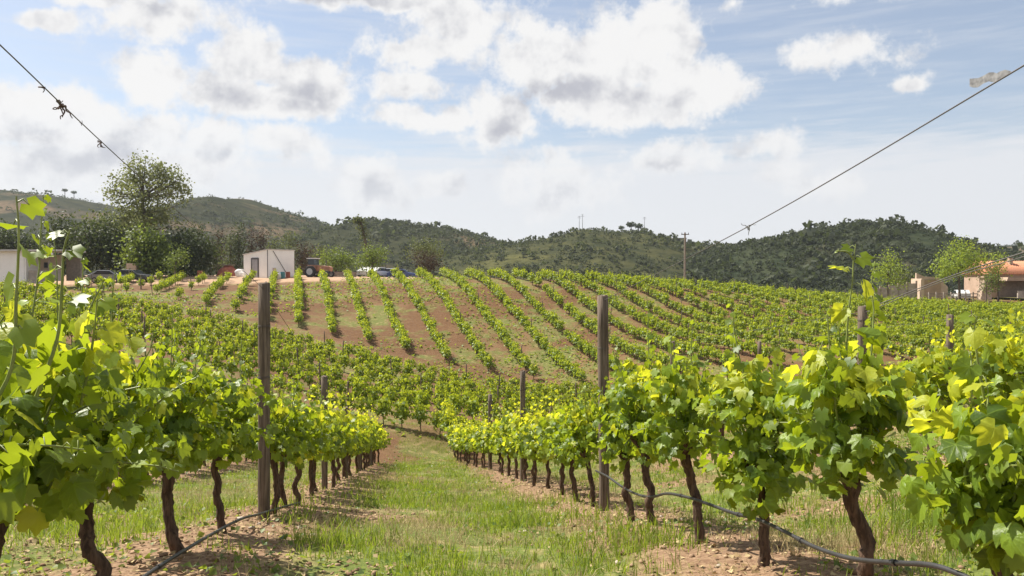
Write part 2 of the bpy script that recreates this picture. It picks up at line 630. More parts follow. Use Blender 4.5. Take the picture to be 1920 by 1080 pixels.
def ground_material():
    m, k, b = material('vineyard_earth')
    ge = k.node('ShaderNodeNewGeometry')
    pos = ge.outputs['Position']
    sp = k.node('ShaderNodeSeparateXYZ')
    k.l.new(pos, sp.inputs[0])
    x, y = sp.outputs[0], sp.outputs[1]
    n1 = k.noise(pos, 0.55, 5, 0.6)
    n2 = k.noise(pos, 3.2, 6, 0.65)
    n3 = k.noise(pos, 22.0, 5, 0.7)
    n4 = k.noise(pos, 0.12, 4, 0.55)
    soil = k.mix(k.smooth(n3, 0.3, 0.7), (0.078, 0.038, 0.018), (0.160, 0.085, 0.041))
    soil = k.mix(k.smooth(n2, 0.35, 0.75, 0, 0.55), soil, (0.195, 0.115, 0.058))
    soil = k.mix(k.smooth(n4, 0.45, 0.62, 0, 0.5), soil, (0.225, 0.138, 0.074))
    green = k.mix(k.smooth(n3, 0.3, 0.7), (0.075, 0.105, 0.022), (0.16, 0.185, 0.045))
    straw = k.mix(k.smooth(n3, 0.3, 0.75), (0.22, 0.18, 0.075), (0.34, 0.28, 0.13))
    grass = k.mix(k.smooth(n2, 0.48, 0.68), green, straw)
    # strips of bare earth along the near rows
    lat = k.math('MULTIPLY_ADD', y, -KR, x)
    ph = k.math('DIVIDE', k.math('SUBTRACT', lat, R1), SP)
    ph = k.math('ABSOLUTE', k.math('SUBTRACT', ph, k.math('ROUND', ph)))
    ph = k.math('MULTIPLY', ph, SP)
    wob = k.math('MULTIPLY_ADD', n2, 0.9, -0.45)
    strip = k.smooth(k.math('ADD', ph, wob), 0.75, 0.35)
    patch = k.smooth(n1, 0.50, 0.62)
    bare_near = k.math('MAXIMUM', strip, patch)
    # beyond the dip: worked earth with weedy patches
    weeds = k.smooth(k.math('ADD', k.math('MULTIPLY', n1, 0.6), k.math('MULTIPLY', n4, 0.5)), 0.52, 0.65)
    bare_far = k.math('SUBTRACT', 1.0, k.math('MULTIPLY', weeds, 0.85))
    zone = k.smooth(y, 24.0, 29.0)
    soil_near = k.mix(k.smooth(n3, 0.35, 0.7), (0.17, 0.10, 0.06), (0.34, 0.23, 0.14))
    soil = k.mix(k.smooth(y, 12.0, 24.0), soil_near, soil)
    bare = k.math('ADD', k.math('MULTIPLY', bare_near, k.math('SUBTRACT', 1.0, zone)), k.math('MULTIPLY', bare_far, zone))
    col = k.mix(bare, grass, soil)
    # trodden yard and lane round the sheds
    yard = k.smooth(k.math('MULTIPLY_ADD', n1, 6.0, y), 84.0, 88.0)
    side = k.smooth(x, 2.0, -8.0)
    yard = k.math('MULTIPLY', yard, side)
    dust = k.mix(k.smooth(n2, 0.3, 0.7), (0.32, 0.20, 0.125), (0.42, 0.29, 0.195))
    col = k.mix(yard, col, dust)
    dist = k.smooth(y, 125.0, 190.0)
    col = k.mix(dist, col, (0.10, 0.10, 0.05))
    k.l.new(col, b.inputs['Base Color'])
    b.inputs['Roughness'].default_value = 0.95
    b.inputs['Specular IOR Level'].default_value = 0.15
    bp = k.node('ShaderNodeBump')
    bp.inputs['Strength'].default_value = 0.9
    bp.inputs['Distance'].default_value = 0.05
    k.l.new(k.math('ADD', k.math('MULTIPLY', n2, 0.6), k.math('MULTIPLY', n3, 0.4)), bp.inputs['Height'])
    k.l.new(bp.outputs[0], b.inputs['Normal'])
    return m


def build_ground():
    def axis(core, step, grow, lim):
        a = list(np.arange(core[0], core[1], step))
        s = step
        while a[-1] < lim[1]:
            s *= grow
            a.append(a[-1] + s)
        s = step
        while a[0] > lim[0]:
            s *= grow
            a.insert(0, a[0] - s)
        return np.array(a)
    xs = axis((-4.5, 4.5), 0.115, 1.04, (-3500, 3500))
    ys = axis((2.5, 12), 0.115, 1.03, (-400, 4500))
    X, Y = np.meshgrid(xs, ys)
    Z = ground(X, Y)
    n, m = X.shape
    V = np.stack([X, Y, Z], -1).reshape(-1, 3)
    i = np.arange(n - 1)[:, None] * m
    j = np.arange(m - 1)[None]
    Q = np.stack([i + j, i + j + 1, i + m + j + 1, i + m + j], -1).reshape(-1, 4)
    o = obj('ground', mesh('ground', V, Q, ground_material(), smooth=True))
    tag(o, 'brown vineyard earth sloping down and up again', kind='structure')


build_ground()


# ------------------------------------------------------------------ distant hills
def hill_material(name, scrub, grassy, bare, amount):
    m, k, b = material(name)
    ge = k.node('ShaderNodeNewGeometry')
    pos = ge.outputs['Position']
    n1 = k.noise(pos, 0.012, 5, 0.6)
    n2 = k.noise(pos, 0.09, 5, 0.65)
    n3 = k.noise(pos, 0.4, 3, 0.6)
    c = k.mix(k.smooth(n2, 0.35, 0.65), scrub, grassy)
    c = k.mix(k.smooth(n1, 0.62 - amount, 0.70 - amount * 0.5, 0, 0.85), c, bare)
    c = k.mix(k.smooth(n3, 0.4, 0.75, 0, 0.5), c, tuple(v * 0.5 for v in scrub))
    k.l.new(c, b.inputs['Base Color'])
    b.inputs['Roughness'].default_value = 1.0
    b.inputs['Specular IOR Level'].default_value = 0.0
    return m


M['scrub'] = leafy('hill_scrub', (0.030, 0.038, 0.025), (0.092, 0.100, 0.060), (0.14, 0.17, 0.05), 0.25, 0.8, 0.1)
M['scrub_dark'] = leafy('dark_hill_scrub', (0.027, 0.035, 0.024), (0.082, 0.092, 0.056), (0.11, 0.14, 0.04), 0.25, 0.8, 0.1)


def clump_template(rng, n):
    """a scrubby crown: leaf tufts set on a lumpy dome, unit size"""
    d = rng.standard_normal((n, 3))
    d[:, 2] = np.abs(d[:, 2]) * 1.1 - 0.25
    d /= np.linalg.norm(d, axis=1)[:, None]
    r = 0.72 + 0.38 * rng.random(n)
    c = d * r[:, None] * np.array([1, 1, 0.95])
    nn = d + 0.55 * rng.standard_normal((n, 3))
    nn /= np.linalg.norm(nn, axis=1)[:, None]
    t = np.cross(nn, rng.standard_normal((n, 3)))
    t /= np.linalg.norm(t, axis=1)[:, None]
    bt = np.cross(nn, t)
    s = (0.23 + 0.20 * rng.random(n))[:, None]
    V = np.stack([c + t * s, c + bt * s * 0.8, c - t * s, c - bt * s * 0.8], 1).reshape(-1, 3)
    Q = np.arange(4 * n).reshape(-1, 4)
    return V, Q


def scatter(templates, pos, scl, rng, zs=None):
    """join turned and scaled copies of the templates"""
    Vs, Qs, b = [], [], 0
    which = rng.integers(0, len(templates), len(pos))
    ang = rng.random(len(pos)) * 2 * np.pi
    zs = np.ones(len(pos)) if zs is None else zs
    for t, (TV, TQ) in enumerate(templates):
        I = np.where(which == t)[0]
        if not len(I): continue
        c, s = np.cos(ang[I])[:, None], np.sin(ang[I])[:, None]
        x = (TV[None, :, 0] * c - TV[None, :, 1] * s) * scl[I, None]
        y = (TV[None, :, 0] * s + TV[None, :, 1] * c) * scl[I, None]
        z = TV[None, :, 2] * (scl[I] * zs[I])[:, None]
        V = np.stack([x, y, z], -1) + pos[I][:, None, :]
        Vs.append(V.reshape(-1, 3))
        Q = TQ[None] + (np.arange(len(I)) * len(TV))[:, None, None] + b
        Qs.append(Q.reshape(-1, TQ.shape[1]))
        b += len(I) * len(TV)
    return np.vstack(Vs), np.vstack(Qs)


def hill(crest, Y0, front, back, mat, label, scrub, scrub_label, n_scrub, size, seed, bare_top=0.0, amp=0.10):
    rng = np.random.default_rng(seed)
    cx = np.array([(p[0] - 960) / F * Y0 for p in crest])
    ch = np.array([CZ - (p[1] + 6 - HZ) / F * Y0 for p in crest])
    foot = -9.0
    nx = 150
    xs = np.linspace(cx[0], cx[-1], nx)
    vs_ = np.concatenate([np.linspace(-1, 0, 44), np.linspace(0, 1, 16)[1:]])

    def height(x, v):
        c = np.interp(x, cx, ch)
        for o in (-0.02, 0.02):
            c = c + np.interp(x + o * (cx[-1] - cx[0]), cx, ch)
        c /= 3
        pr = np.where(v < 0, np.cos(np.clip(-v, 0, 1) * np.pi / 2) ** 1.25, np.cos(np.clip(v, 0, 1) * np.pi / 2) ** 1.1)
        sc_ = front / 3.2
        g = (fbm(x / sc_, v * front / sc_, seed, 4) - 0.5) * amp * 2.4 * (c - foot)
        g = g * np.sin(np.clip(np.abs(v), 0, 1) * np.pi) ** 0.8
        return foot + (c - foot) * pr + g
    X, Vv = np.meshgrid(xs, vs_)
    Y = Y0 + np.where(Vv < 0, Vv * front, Vv * back)
    Z = height(X, Vv)
    n, m = X.shape
    i = np.arange(n - 1)[:, None] * m
    j = np.arange(m - 1)[None]
    Q = np.stack([i + j, i + j + 1, i + m + j + 1, i + m + j], -1).reshape(-1, 4)
    o = obj('hill', mesh('hill', np.stack([X, Y, Z], -1).reshape(-1, 3), Q, mat, smooth=True))
    tag(o, label, kind='structure')
    if n_scrub:
        x = rng.uniform(cx[0], cx[-1], n_scrub * 3)
        v = -rng.random(n_scrub * 3) ** 1.0 * 0.98 + 0.03
        dens = fbm(x / (front / 4), v * 4 + 3, seed + 3, 4)
        keep = (dens + 0.10 * rng.standard_normal(len(x)) > 0.5 - 0.12 + bare_top * (v > -0.35))
        x, v = x[keep][:n_scrub], v[keep][:n_scrub]
        y = Y0 + np.where(v < 0, v * front, v * back)
        z = height(x, v)
        s = size * np.exp(0.5 * rng.standard_normal(len(x)))
        T = [clump_template(rng, 17) for _ in range(5)]
        V, Q = scatter(T, np.stack([x, y, z + s * 0.25], -1), s, rng, 0.75 + 0.4 * rng.random(len(x)))
        o = obj('scrub_woodland', mesh('scrub_woodland', V, Q, scrub))
        tag(o, scrub_label, kind='stuff')


HM = hill_material('scrubby_hillside', (0.0296, 0.0348, 0.0209), (0.0540, 0.0557, 0.0296), (0.1654, 0.1175, 0.0740), 0.10)
HM2 = hill_material('grassy_hillside', (0.0383, 0.0444, 0.0236), (0.0696, 0.0696, 0.0314), (0.1306, 0.1262, 0.0479), 0.14)
HM3 = hill_material('wooded_hillside', (0.0243, 0.0330, 0.0192), (0.0479, 0.0557, 0.0296), (0.0783, 0.0696, 0.0392), 0.0)

hill([(-500, 380), (-250, 352), (-60, 345), (20, 351), (60, 358), (130, 366), (200, 378), (260, 394), (340, 412), (430, 440), (560, 460), (700, 500)],
     760, 330, 260, HM, 'brown terraced hillside behind the big pale tree', M['scrub'], 'low grey green scrub on the brown terraced hill', 2400, 1.15, 21, 0.12)
hill([(120, 470), (230, 420), (330, 396), (380, 384), (420, 373), (455, 364), (490, 374), (540, 393), (600, 412), (640, 424), (700, 438), (800, 450), (930, 480)],
     640, 280, 240, HM, 'conical scrub covered hill behind the white shed', M['scrub'], 'dense low scrub on the conical hill', 6000, 0.95, 22, 0.06)
hill([(480, 500), (560, 466), (620, 434), (680, 416), (740, 410), (790, 421), (850, 426), (900, 438), (950, 456), (1040, 480), (1150, 500)],
     480, 190, 160, HM, 'rounded scrubby hill right of the conical hill', M['scrub'], 'mixed scrub and trees on the rounded middle hill', 5000, 0.9, 23, 0.0)
hill([(780, 500), (880, 466), (940, 456), (1000, 446), (1040, 439), (1070, 428), (1105, 422), (1140, 429), (1180, 430), (1215, 434), (1240, 447), (1260, 450), (1330, 456), (1400, 470), (1500, 480), (1600, 505)],
     400, 150, 130, HM2, 'green knolled hill with pines and masts on its crest', M['scrub'], 'patchy bushes over the green knolled hill', 3600, 0.8, 24, 0.07)
hill([(1250, 490), (1340, 464), (1400, 453), (1460, 441), (1520, 431), (1570, 420), (1615, 413), (1650, 418), (1700, 435), (1750, 452), (1800, 462), (1860, 478), (1960, 500), (2100, 520)],
     330, 120, 110, HM3, 'dark wooded hill behind the terracotta houses', M['scrub_dark'], 'close evergreen wood over the dark hill', 7000, 0.8, 25, -0.2)
hill([(1500, 490), (1650, 470), (1780, 459), (1860, 455), (1950, 452), (2100, 440), (2300, 450), (2500, 480)],
     900, 300, 260, HM, 'far blue grey hill at the right edge', M['scrub'], 'thin scrub on the far grey hill', 1200, 1.5, 26, 0.0)

# ------------------------------------------------------------------ grapevines
def norm(a):
    return a / (np.linalg.norm(a, axis=-1, keepdims=True) + 1e-9)


def frames(n, t):
    """rotation matrices whose z is the leaf normal and y points to the leaf tip"""
    n = norm(n)
    t = norm(t - n * (t * n).sum(-1, keepdims=True))
    x = np.cross(t, n)
    return np.stack([x, t, n], -1)


HALF = [(0, 1.0), (14, 0.83), (25, 0.70), (39, 0.90), (53, 0.78), (67, 0.62), (86, 0.70), (112, 0.56), (150, 0.44)]


def leaf_template(rng, droop, fold, ripple):
    """five-lobed vine leaf, base at the origin, tip along +y, 48 triangles"""
    pol = [(-a, r) for a, r in HALF[:0:-1]] + HALF
    pol = [(math.radians(a + rng.normal() * 2.0), r * (1 + rng.normal() * 0.05)) for a, r in pol]
    out = np.array([(math.sin(a) * r, math.cos(a) * r) for a, r in pol])
    V = [np.zeros((1, 2)), out * 0.55, out]
    V = np.vstack(V)
    rr = np.linalg.norm(V, axis=1)
    z = -droop * rr ** 2 + fold * np.abs(V[:, 0]) + ripple * rr * np.sin(V[:, 0] * 7 + rng.random() * 6) + ripple * 0.7 * rng.standard_normal(len(V)) * rr
    n = len(out)
    T = [(0, 1 + i + 1, 1 + i) for i in range(n - 1)]
    for i in range(n - 1):
        a, b, c, d = 1 + i, 1 + i + 1, 1 + n + i + 1, 1 + n + i
        T += [(a, b, c), (a, c, d)]
    tips = {3, n // 2, n - 4, 6 - 4 if n > 6 else 2, n - 3}
    vein = np.zeros(len(V))
    for i, (a, r) in enumerate(pol):
        da = abs(math.degrees(a))
        v = 1.0 if (da < 6 or abs(da - 39) < 7 or abs(da - 86) < 7) else 0.0
        vein[1 + i] = v
        vein[1 + n + i] = v
    vein[0] = 1.0
    return np.column_stack([V, z]), np.array(T)[:, ::-1], vein


def leaf_mid(rng):
    """vine leaf for vines a little way down the row, 10 triangles"""
    pol = [(-150, .42), (-100, .62), (-66, .6), (-40, .9), (-22, .68), (0, 1.0), (22, .68), (40, .9), (66, .6), (100, .62), (150, .42)]
    out = np.array([(math.sin(math.radians(a)) * r, math.cos(math.radians(a)) * r) for a, r in pol])
    V = np.vstack([np.zeros((1, 2)), out])
    rr = np.linalg.norm(V, axis=1)
    z = -0.25 * rr ** 2 + 0.25 * np.abs(V[:, 0]) + 0.07 * rng.standard_normal(len(V)) * rr
    T = [(0, i, i + 1) for i in range(1, len(out))]
    return np.column_stack([V, z]), np.array(T)


def leaf_small():
    """four-sided folded leaf for vines on the facing slope"""
    V = np.array([(0, 0, 0), (0.5, 0.55, 0.1), (0, 1.0, -0.2), (-0.5, 0.55, 0.1)])
    return V, np.array([(0, 1, 2), (0, 2, 3)])


def lay(T, pos, R, s):
    """join many leaves of one template"""
    V, Q = T[0], T[1]
    W = np.einsum('nij,vj->nvi', R, V) * s[:, None, None] + pos[:, None, :]
    F_ = Q[None] + (np.arange(len(pos)) * len(V))[:, None, None]
    return W.reshape(-1, 3), F_.reshape(-1, Q.shape[1])


RNG = np.random.default_rng(4)
LEAVES = [leaf_template(RNG, d, f, 0.12) for d, f in ((0.35, 0.35), (0.60, 0.10), (0.12, 0.62), (0.75, 0.30), (0.45, -0.30), (0.55, 0.55))]
LEAF_ME = [mesh('leaf', v, t, M['leaf'], True, {'vein': a}) for v, t, a in LEAVES]
YOUNG_ME = [mesh('young_leaf', v, t, M['leaf_young'], True, {'vein': a}) for v, t, a in LEAVES[:4]]
MIDS = [leaf_mid(RNG) for _ in range(3)]


def grow(rng, head=0.60, top=1.30, rx=0.36, ry=0.36, shoots=14, fill=70, lean=(0, 0), leaf=0.058, tall=4, node=0.042, skirt=0.32):
    """one vine standing at the origin: trunk path, arms, shoots and leaves"""
    G = {}
    m = 9
    t = np.linspace(0, 1, m)
    bend = rng.normal(0, 0.025, 2)
    kink = rng.normal(0, 0.011, (m, 2))
    tx = lean[0] * t + bend[0] * np.sin(t * np.pi) + kink[:, 0] * np.sin(t * np.pi)
    ty = lean[1] * t + bend[1] * np.sin(t * np.pi) + kink[:, 1] * np.sin(t * np.pi)
    G['trunk'] = np.column_stack([tx, ty, -0.08 + (head + 0.08) * t])
    G['trunk_r'] = np.interp(t, [0, 0.12, 0.3, 0.8, 1.0], [0.046, 0.031, 0.026, 0.026, 0.038]) * rng.uniform(0.85, 1.15)
    H = G['trunk'][-1]
    arms, sh, leaves = [], [], []

    def add_leaf(p, out, t_, size, young):
        n = norm(np.array([0.75 * out[0], 0.75 * out[1], 0.55]) + 0.55 * rng.standard_normal(3))
        tip = np.array([0.7 * out[0], 0.7 * out[1], -0.75]) + 0.45 * rng.standard_normal(3)
        leaves.append((p, n, tip, size, young))
    na = rng.integers(3, 5)
    ends = []
    for a in range(na):
        ph = a / na * 6.283 + rng.normal() * 0.4
        e = H + np.array([math.cos(ph) * rng.uniform(.06, .13), math.sin(ph) * rng.uniform(.06, .13), rng.uniform(0.05, 0.13)])
        mid = (H + e) / 2 + np.array([math.cos(ph) * .03, math.sin(ph) * .03, -0.015])
        arms.append(np.array([H - (0, 0, .03), mid, e]))
        ends.append(e)
    for s in range(shoots + tall):
        e = ends[s % na]
        ph = rng.random() * 6.283
        up = s >= shoots
        tilt = math.radians(rng.uniform(3, 22) if up else rng.uniform(10, 72))
        d = np.array([math.cos(ph) * math.sin(tilt), math.sin(ph) * math.sin(tilt), math.cos(tilt)])
        Lh = (top - H[2]) * rng.uniform(0.78, 1.1)
        if up:
            Lh = (top - H[2]) * rng.uniform(1.1, 1.55)
        side = math.sin(tilt)
        L = Lh * (1 - side) + (rx + ry) / 2 * 1.15 * side * rng.uniform(0.8, 1.15)
        k = 8
        tt = np.linspace(0, 1, k)
        P = e + d[None] * (L * tt)[:, None]
        P[:, 2] -= 0.42 * side ** 2 * L * tt ** 2
        P[:, :2] += np.cumsum(rng.normal(0, 0.012, (k, 2)), 0)
        P[:, 0] = H[0] + (P[:, 0] - H[0]) * (rx / max(rx, ry))
        P[:, 1] = H[1] + (P[:, 1] - H[1]) * (ry / max(rx, ry))
        sh.append((P, np.interp(tt, [0, 1], [0.0055, 0.0022])))
        nn = max(4, int(L / node))
        for i in range(nn):
            q = (i + 0.6) / nn
            p = np.array([np.interp(q, tt, P[:, c]) for c in range(3)])
            o = norm(np.array([p[0] - H[0], p[1] - H[1], 0.0]) + 1e-6)
            sd_ = norm(np.cross(d, (0.2, 0.1, 1.0))) * (1 if i % 2 else -1)
            o2 = norm(o * 0.8 + sd_ * 0.9 + 0.35 * rng.standard_normal(3))
            size = leaf * rng.uniform(0.78, 1.12) * (1 - 0.62 * q ** 2.2)
            yg = (q > 0.70 and rng.random() < 0.9) or (rng.random() < 0.9 * smoothstep(top - 0.42, top - 0.08, p[2]))
            pe = p + o2 * size * rng.uniform(0.5, 0.9) + np.array([0, 0, 0.01])
            sh.append((np.array([p, (p + pe) / 2 + np.array([0, 0, 0.012]), pe]), np.array([0.0018, 0.0015, 0.0013])))
            add_leaf(pe, o2, q, size, yg)
    for i in range(fill):
        d = norm(rng.standard_normal(3))
        r = rng.uniform(0.30, 1.0)
        cz = (H[2] + top) / 2 - 0.02
        hz = (top - H[2]) / 2
        p = np.array([H[0] + d[0] * rx * r, H[1] + d[1] * ry * r, cz + d[2] * hz * r - (skirt - .22) * (d[2] < 0)])
        o = norm(np.array([d[0], d[1], 0.001]))
        add_leaf(p, o, 0.4, leaf * rng.uniform(0.75, 1.15), rng.random() < (0.06 + 0.75 * max(0.0, d[2])))
    G['arms'], G['shoots'] = arms, sh
    G['pos'] = np.array([l[0] for l in leaves])
    G['R'] = frames(np.array([l[1] for l in leaves]), np.array([l[2] for l in leaves]))
    G['size'] = np.array([l[3] for l in leaves])
    G['young'] = np.array([l[4] for l in leaves], bool)
    return G


def wood_mesh(G, rng, n=9):
    c = catmull(G['trunk'], 4)
    r = np.interp(np.linspace(0, 1, len(c)), np.linspace(0, 1, len(G['trunk_r'])), G['trunk_r'])
    V, Q = tube(c, r, n, rng, 0.13)
    return mesh('trunk', V, Q, M['bark'], True)


def join(parts):
    Vs, Qs, b = [], [], 0
    for V, Q in parts:
        Vs.append(V)
        Qs.append(np.asarray(Q) + b)
        b += len(V)
    return np.vstack(Vs), np.vstack(Qs)


def near_vine(x, y, label, group, seed, extra=(), **kw):
    """vine close enough that its leaves are told apart: each leaf is a part"""
    rng = np.random.default_rng(seed)
    G = grow(rng, **kw)
    root = empty('grapevine', (x, y, gz(x, y)))
    tag(root, label, 'grapevine', group)
    tr = obj('trunk', wood_mesh(G, rng, 12), root)
    for a in G['arms']:
        V, Q = tube(catmull(a, 4), np.linspace(0.026, 0.013, 9), 7, rng, 0.15)
        obj('arm', mesh('arm', V, Q, M['bark'], True), tr)
    z0 = gz(x, y)
    pos, R, size, young = list(G['pos']), list(G['R']), list(G['size']), list(G['young'])
    sh = list(G['shoots'])
    for path, leafn, lsz in extra:          # long single shoots that stand clear of the crown
        P = catmull(np.array(path) - np.array([x, y, z0]), 5)
        sh.append((P, np.linspace(0.0055, 0.002, len(P))))
        for i in range(leafn):
            q = (i + 0.7) / leafn
            j = q * (len(P) - 1)
            p = np.array([np.interp(j, np.arange(len(P)), P[:, c]) for c in range(3)])
            o2 = norm(np.array([(-1) ** i * 0.8, rng.normal() * 0.5, rng.normal() * 0.2]))
            s = lsz * (1.1 - 0.65 * q) * rng.uniform(0.8, 1.15)
            pe = p + o2 * s * 0.6
            sh.append((np.array([p, (p + pe) / 2 + (0, 0, 0.01), pe]), np.array([0.0018, 0.0015, 0.0013])))
            pos.append(pe)
            R.append(frames(norm(np.array([0.4 * o2[0], -0.3, 0.6]) + 0.4 * rng.standard_normal(3))[None], np.array([[o2[0], o2[1], -0.8]]))[0])
            size.append(s)
            young.append(q > 0.35)
    order = np.argsort(-np.array(size))
    keep = order[:290]
    V, Q = join([tube(p, r, 4) for p, r in sh])
    obj('shoots', mesh('shoots', V, Q, M['shoot'], True), root)
    for i in keep:
        mm = Matrix(R[i].tolist()).to_4x4()
        mm = Matrix.Translation(pos[i].tolist()) @ mm @ Matrix.Diagonal((float(size[i]) * rng.uniform(0.78, 1.15), float(size[i]), float(size[i]) * rng.uniform(0.3, 1.5), 1.0))
        if young[i]:
            obj('leaf', YOUNG_ME[rng.integers(0, len(YOUNG_ME))], root, mm)
        else:
            obj('leaf', LEAF_ME[rng.integers(0, len(LEAF_ME))], root, mm)
    rest = order[290:]
    if len(rest) > 3:
        Vq, Tq = join([lay(MIDS[j], np.array([pos[i] for i in rest[j::3]]), np.array([R[i] for i in rest[j::3]]), np.array([size[i] for i in rest[j::3]])) for j in range(3) if len(rest[j::3])])
        tag(obj('small_leaves', mesh('small_leaves', Vq, Tq, M['leaf_joined']), root), kind='stuff')
    return root


def joined_vine(rng, temps, mats, wood_n, **kw):
    """vine with its leaves joined: returns (trunk mesh, foliage mesh, raw arrays)"""
    G = grow(rng, **kw)
    Vw, Qw = tube(catmull(G['trunk'], 3 if wood_n > 5 else 1), np.interp(np.linspace(0, 1, len(catmull(G['trunk'], 3 if wood_n > 5 else 1))), np.linspace(0, 1, 9), G['trunk_r']), wood_n, rng, 0.12)
    Vs, Ts, mi, b = [], [], [], 0
    for yg in (False, True):
        for j, T in enumerate(temps):
            I = np.where(G['young'] == yg)[0][j::len(temps)]
            if not len(I): continue
            V, Q = lay(T, G['pos'][I], G['R'][I], G['size'][I])
            Vs.append(V)
            Ts.append(Q + b)
            mi.append(np.full(len(Q), int(yg)))
            b += len(V)
    V, T, mi = np.vstack(Vs), np.vstack(Ts), np.concatenate(mi)
    return (mesh('trunk', Vw, Qw, M['bark'], True), mesh('foliage', V, T, mats, False, None, mi), (Vw, Qw, V, T, mi))


MIDV = [joined_vine(np.random.default_rng(100 + i), MIDS, [M['leaf_joined'], M['leaf_young_joined']], 7,
                    head=0.52, top=1.06, rx=0.38, ry=0.36, shoots=13, fill=237, leaf=0.070, tall=4, node=0.065) for i in range(7)]
FARV = [joined_vine(np.random.default_rng(200 + i), [leaf_small()], [M['leaf_far'], M['leaf_far_young']], 5,
                    head=0.45, top=1.15, rx=0.46, ry=0.33, shoots=10, fill=105, leaf=0.17, tall=3, node=0.11) for i in range(8)]


def place_joined(lib, x, y, z, rng, label, group, s=1.0, rz=None, thin=1.0):
    a = rng.random() * 6.283 if rz is None else rz
    root = empty('grapevine', (x, y, z), a)
    root.scale = (s, s * thin, s * rng.uniform(0.92, 1.1))
    tag(root, label, 'grapevine', group)
    tr, fo, _ = lib[rng.integers(0, len(lib))]
    obj('trunk', tr, root)
    tag(obj('foliage', fo, root), kind='stuff')
    return root


ONES = 'zeroth first second third fourth fifth sixth seventh eighth ninth tenth eleventh twelfth thirteenth fourteenth fifteenth sixteenth seventeenth eighteenth nineteenth'.split()


def ordinal(n):
    if n < 20: return ONES[n]
    t, u = divmod(n, 10)
    tens = {2: ('twenty', 'twentieth'), 3: ('thirty', 'thirtieth'), 4: ('forty', 'fortieth'), 5: ('fifty', 'fiftieth'), 6: ('sixty', 'sixtieth'), 7: ('seventy', 'seventieth'), 8: ('eighty', 'eightieth'), 9: ('ninety', 'ninetieth')}[t]
    return tens[1] if u == 0 else tens[0] + ' ' + ONES[u]


def row_xy(lat, y):
    if abs(lat - R1) < 0.2:          # this row draws in a little towards its foot
        lat = lat - 0.042 * max(0.0, y - 12.0)
    return lat + KR * y, y


n_individual = 0
rr = np.random.default_rng(77)

# the row on the left of the aisle, nearest vines first
GL = 'vines in the row left of the grassy aisle'
GR = 'vines in the row right of the grassy aisle'
left = [
    (1.55, 'nearest grapevine at the left edge with huge dark leaves and upright shoots', dict(head=0.52, top=1.0, rx=0.46, ry=0.46, shoots=18, fill=288, leaf=0.074, tall=0)),
    (2.26, 'grapevine at the left edge whose thick trunk is cut by the frame corner', dict(head=0.5, top=1.16, rx=0.4, ry=0.42, shoots=18, fill=369, leaf=0.062, tall=3, lean=(-0.04, 0))),
    (2.98, 'grapevine with a leaning forked trunk, third from the left edge', dict(head=0.46, top=1.10, rx=0.38, ry=0.4, shoots=18, fill=369, leaf=0.062, tall=3, lean=(-0.10, 0.02))),
    (3.95, 'grapevine with a curved trunk crossed by the black hose', dict(head=0.56, top=1.05, rx=0.38, ry=0.38, shoots=18, fill=372, leaf=0.058, tall=5, lean=(-0.10, 0.02))),
    (4.82, 'grapevine just this side of the tall left post', dict(head=0.56, top=1.06, rx=0.36, ry=0.36, shoots=15, fill=334, leaf=0.058, tall=3, lean=(-0.06, 0.02))),
    (6.35, 'first grapevine behind the tall left post', dict(head=0.55, top=1.04, rx=0.36, ry=0.36, shoots=14, fill=278, leaf=0.058, tall=3)),
    (6.95, 'second grapevine behind the tall left post with a bowed trunk', dict(head=0.55, top=1.06, rx=0.36, ry=0.36, shoots=14, fill=278, leaf=0.058, tall=3)),
    (7.65, 'third grapevine behind the tall left post', dict(head=0.55, top=1.04, rx=0.36, ry=0.36, shoots=14, fill=278, leaf=0.058, tall=3)),
]
EXTRA_L = {0: [([at(-40, 800, 1.60), at(20, 690, 1.62), at(30, 560, 1.62), at(36, 440, 1.62), at(32, 368, 1.62)], 7, 0.075),
               ([at(60, 760, 1.78), at(105, 640, 1.80), at(116, 540, 1.80), at(120, 470, 1.80), at(132, 432, 1.80)], 6, 0.06)],
           1: [([at(150, 760, 2.3), at(170, 660, 2.3), at(178, 600, 2.3), at(182, 560, 2.3)], 5, 0.10)]}
for i, (y, lab, kw) in enumerate(left):
    x, y = row_xy(L1 + (0.0 if i else -0.02), y)
    near_vine(x, y, lab, GL, 300 + i, EXTRA_L.get(i, ()), **kw)
    n_individual += 1
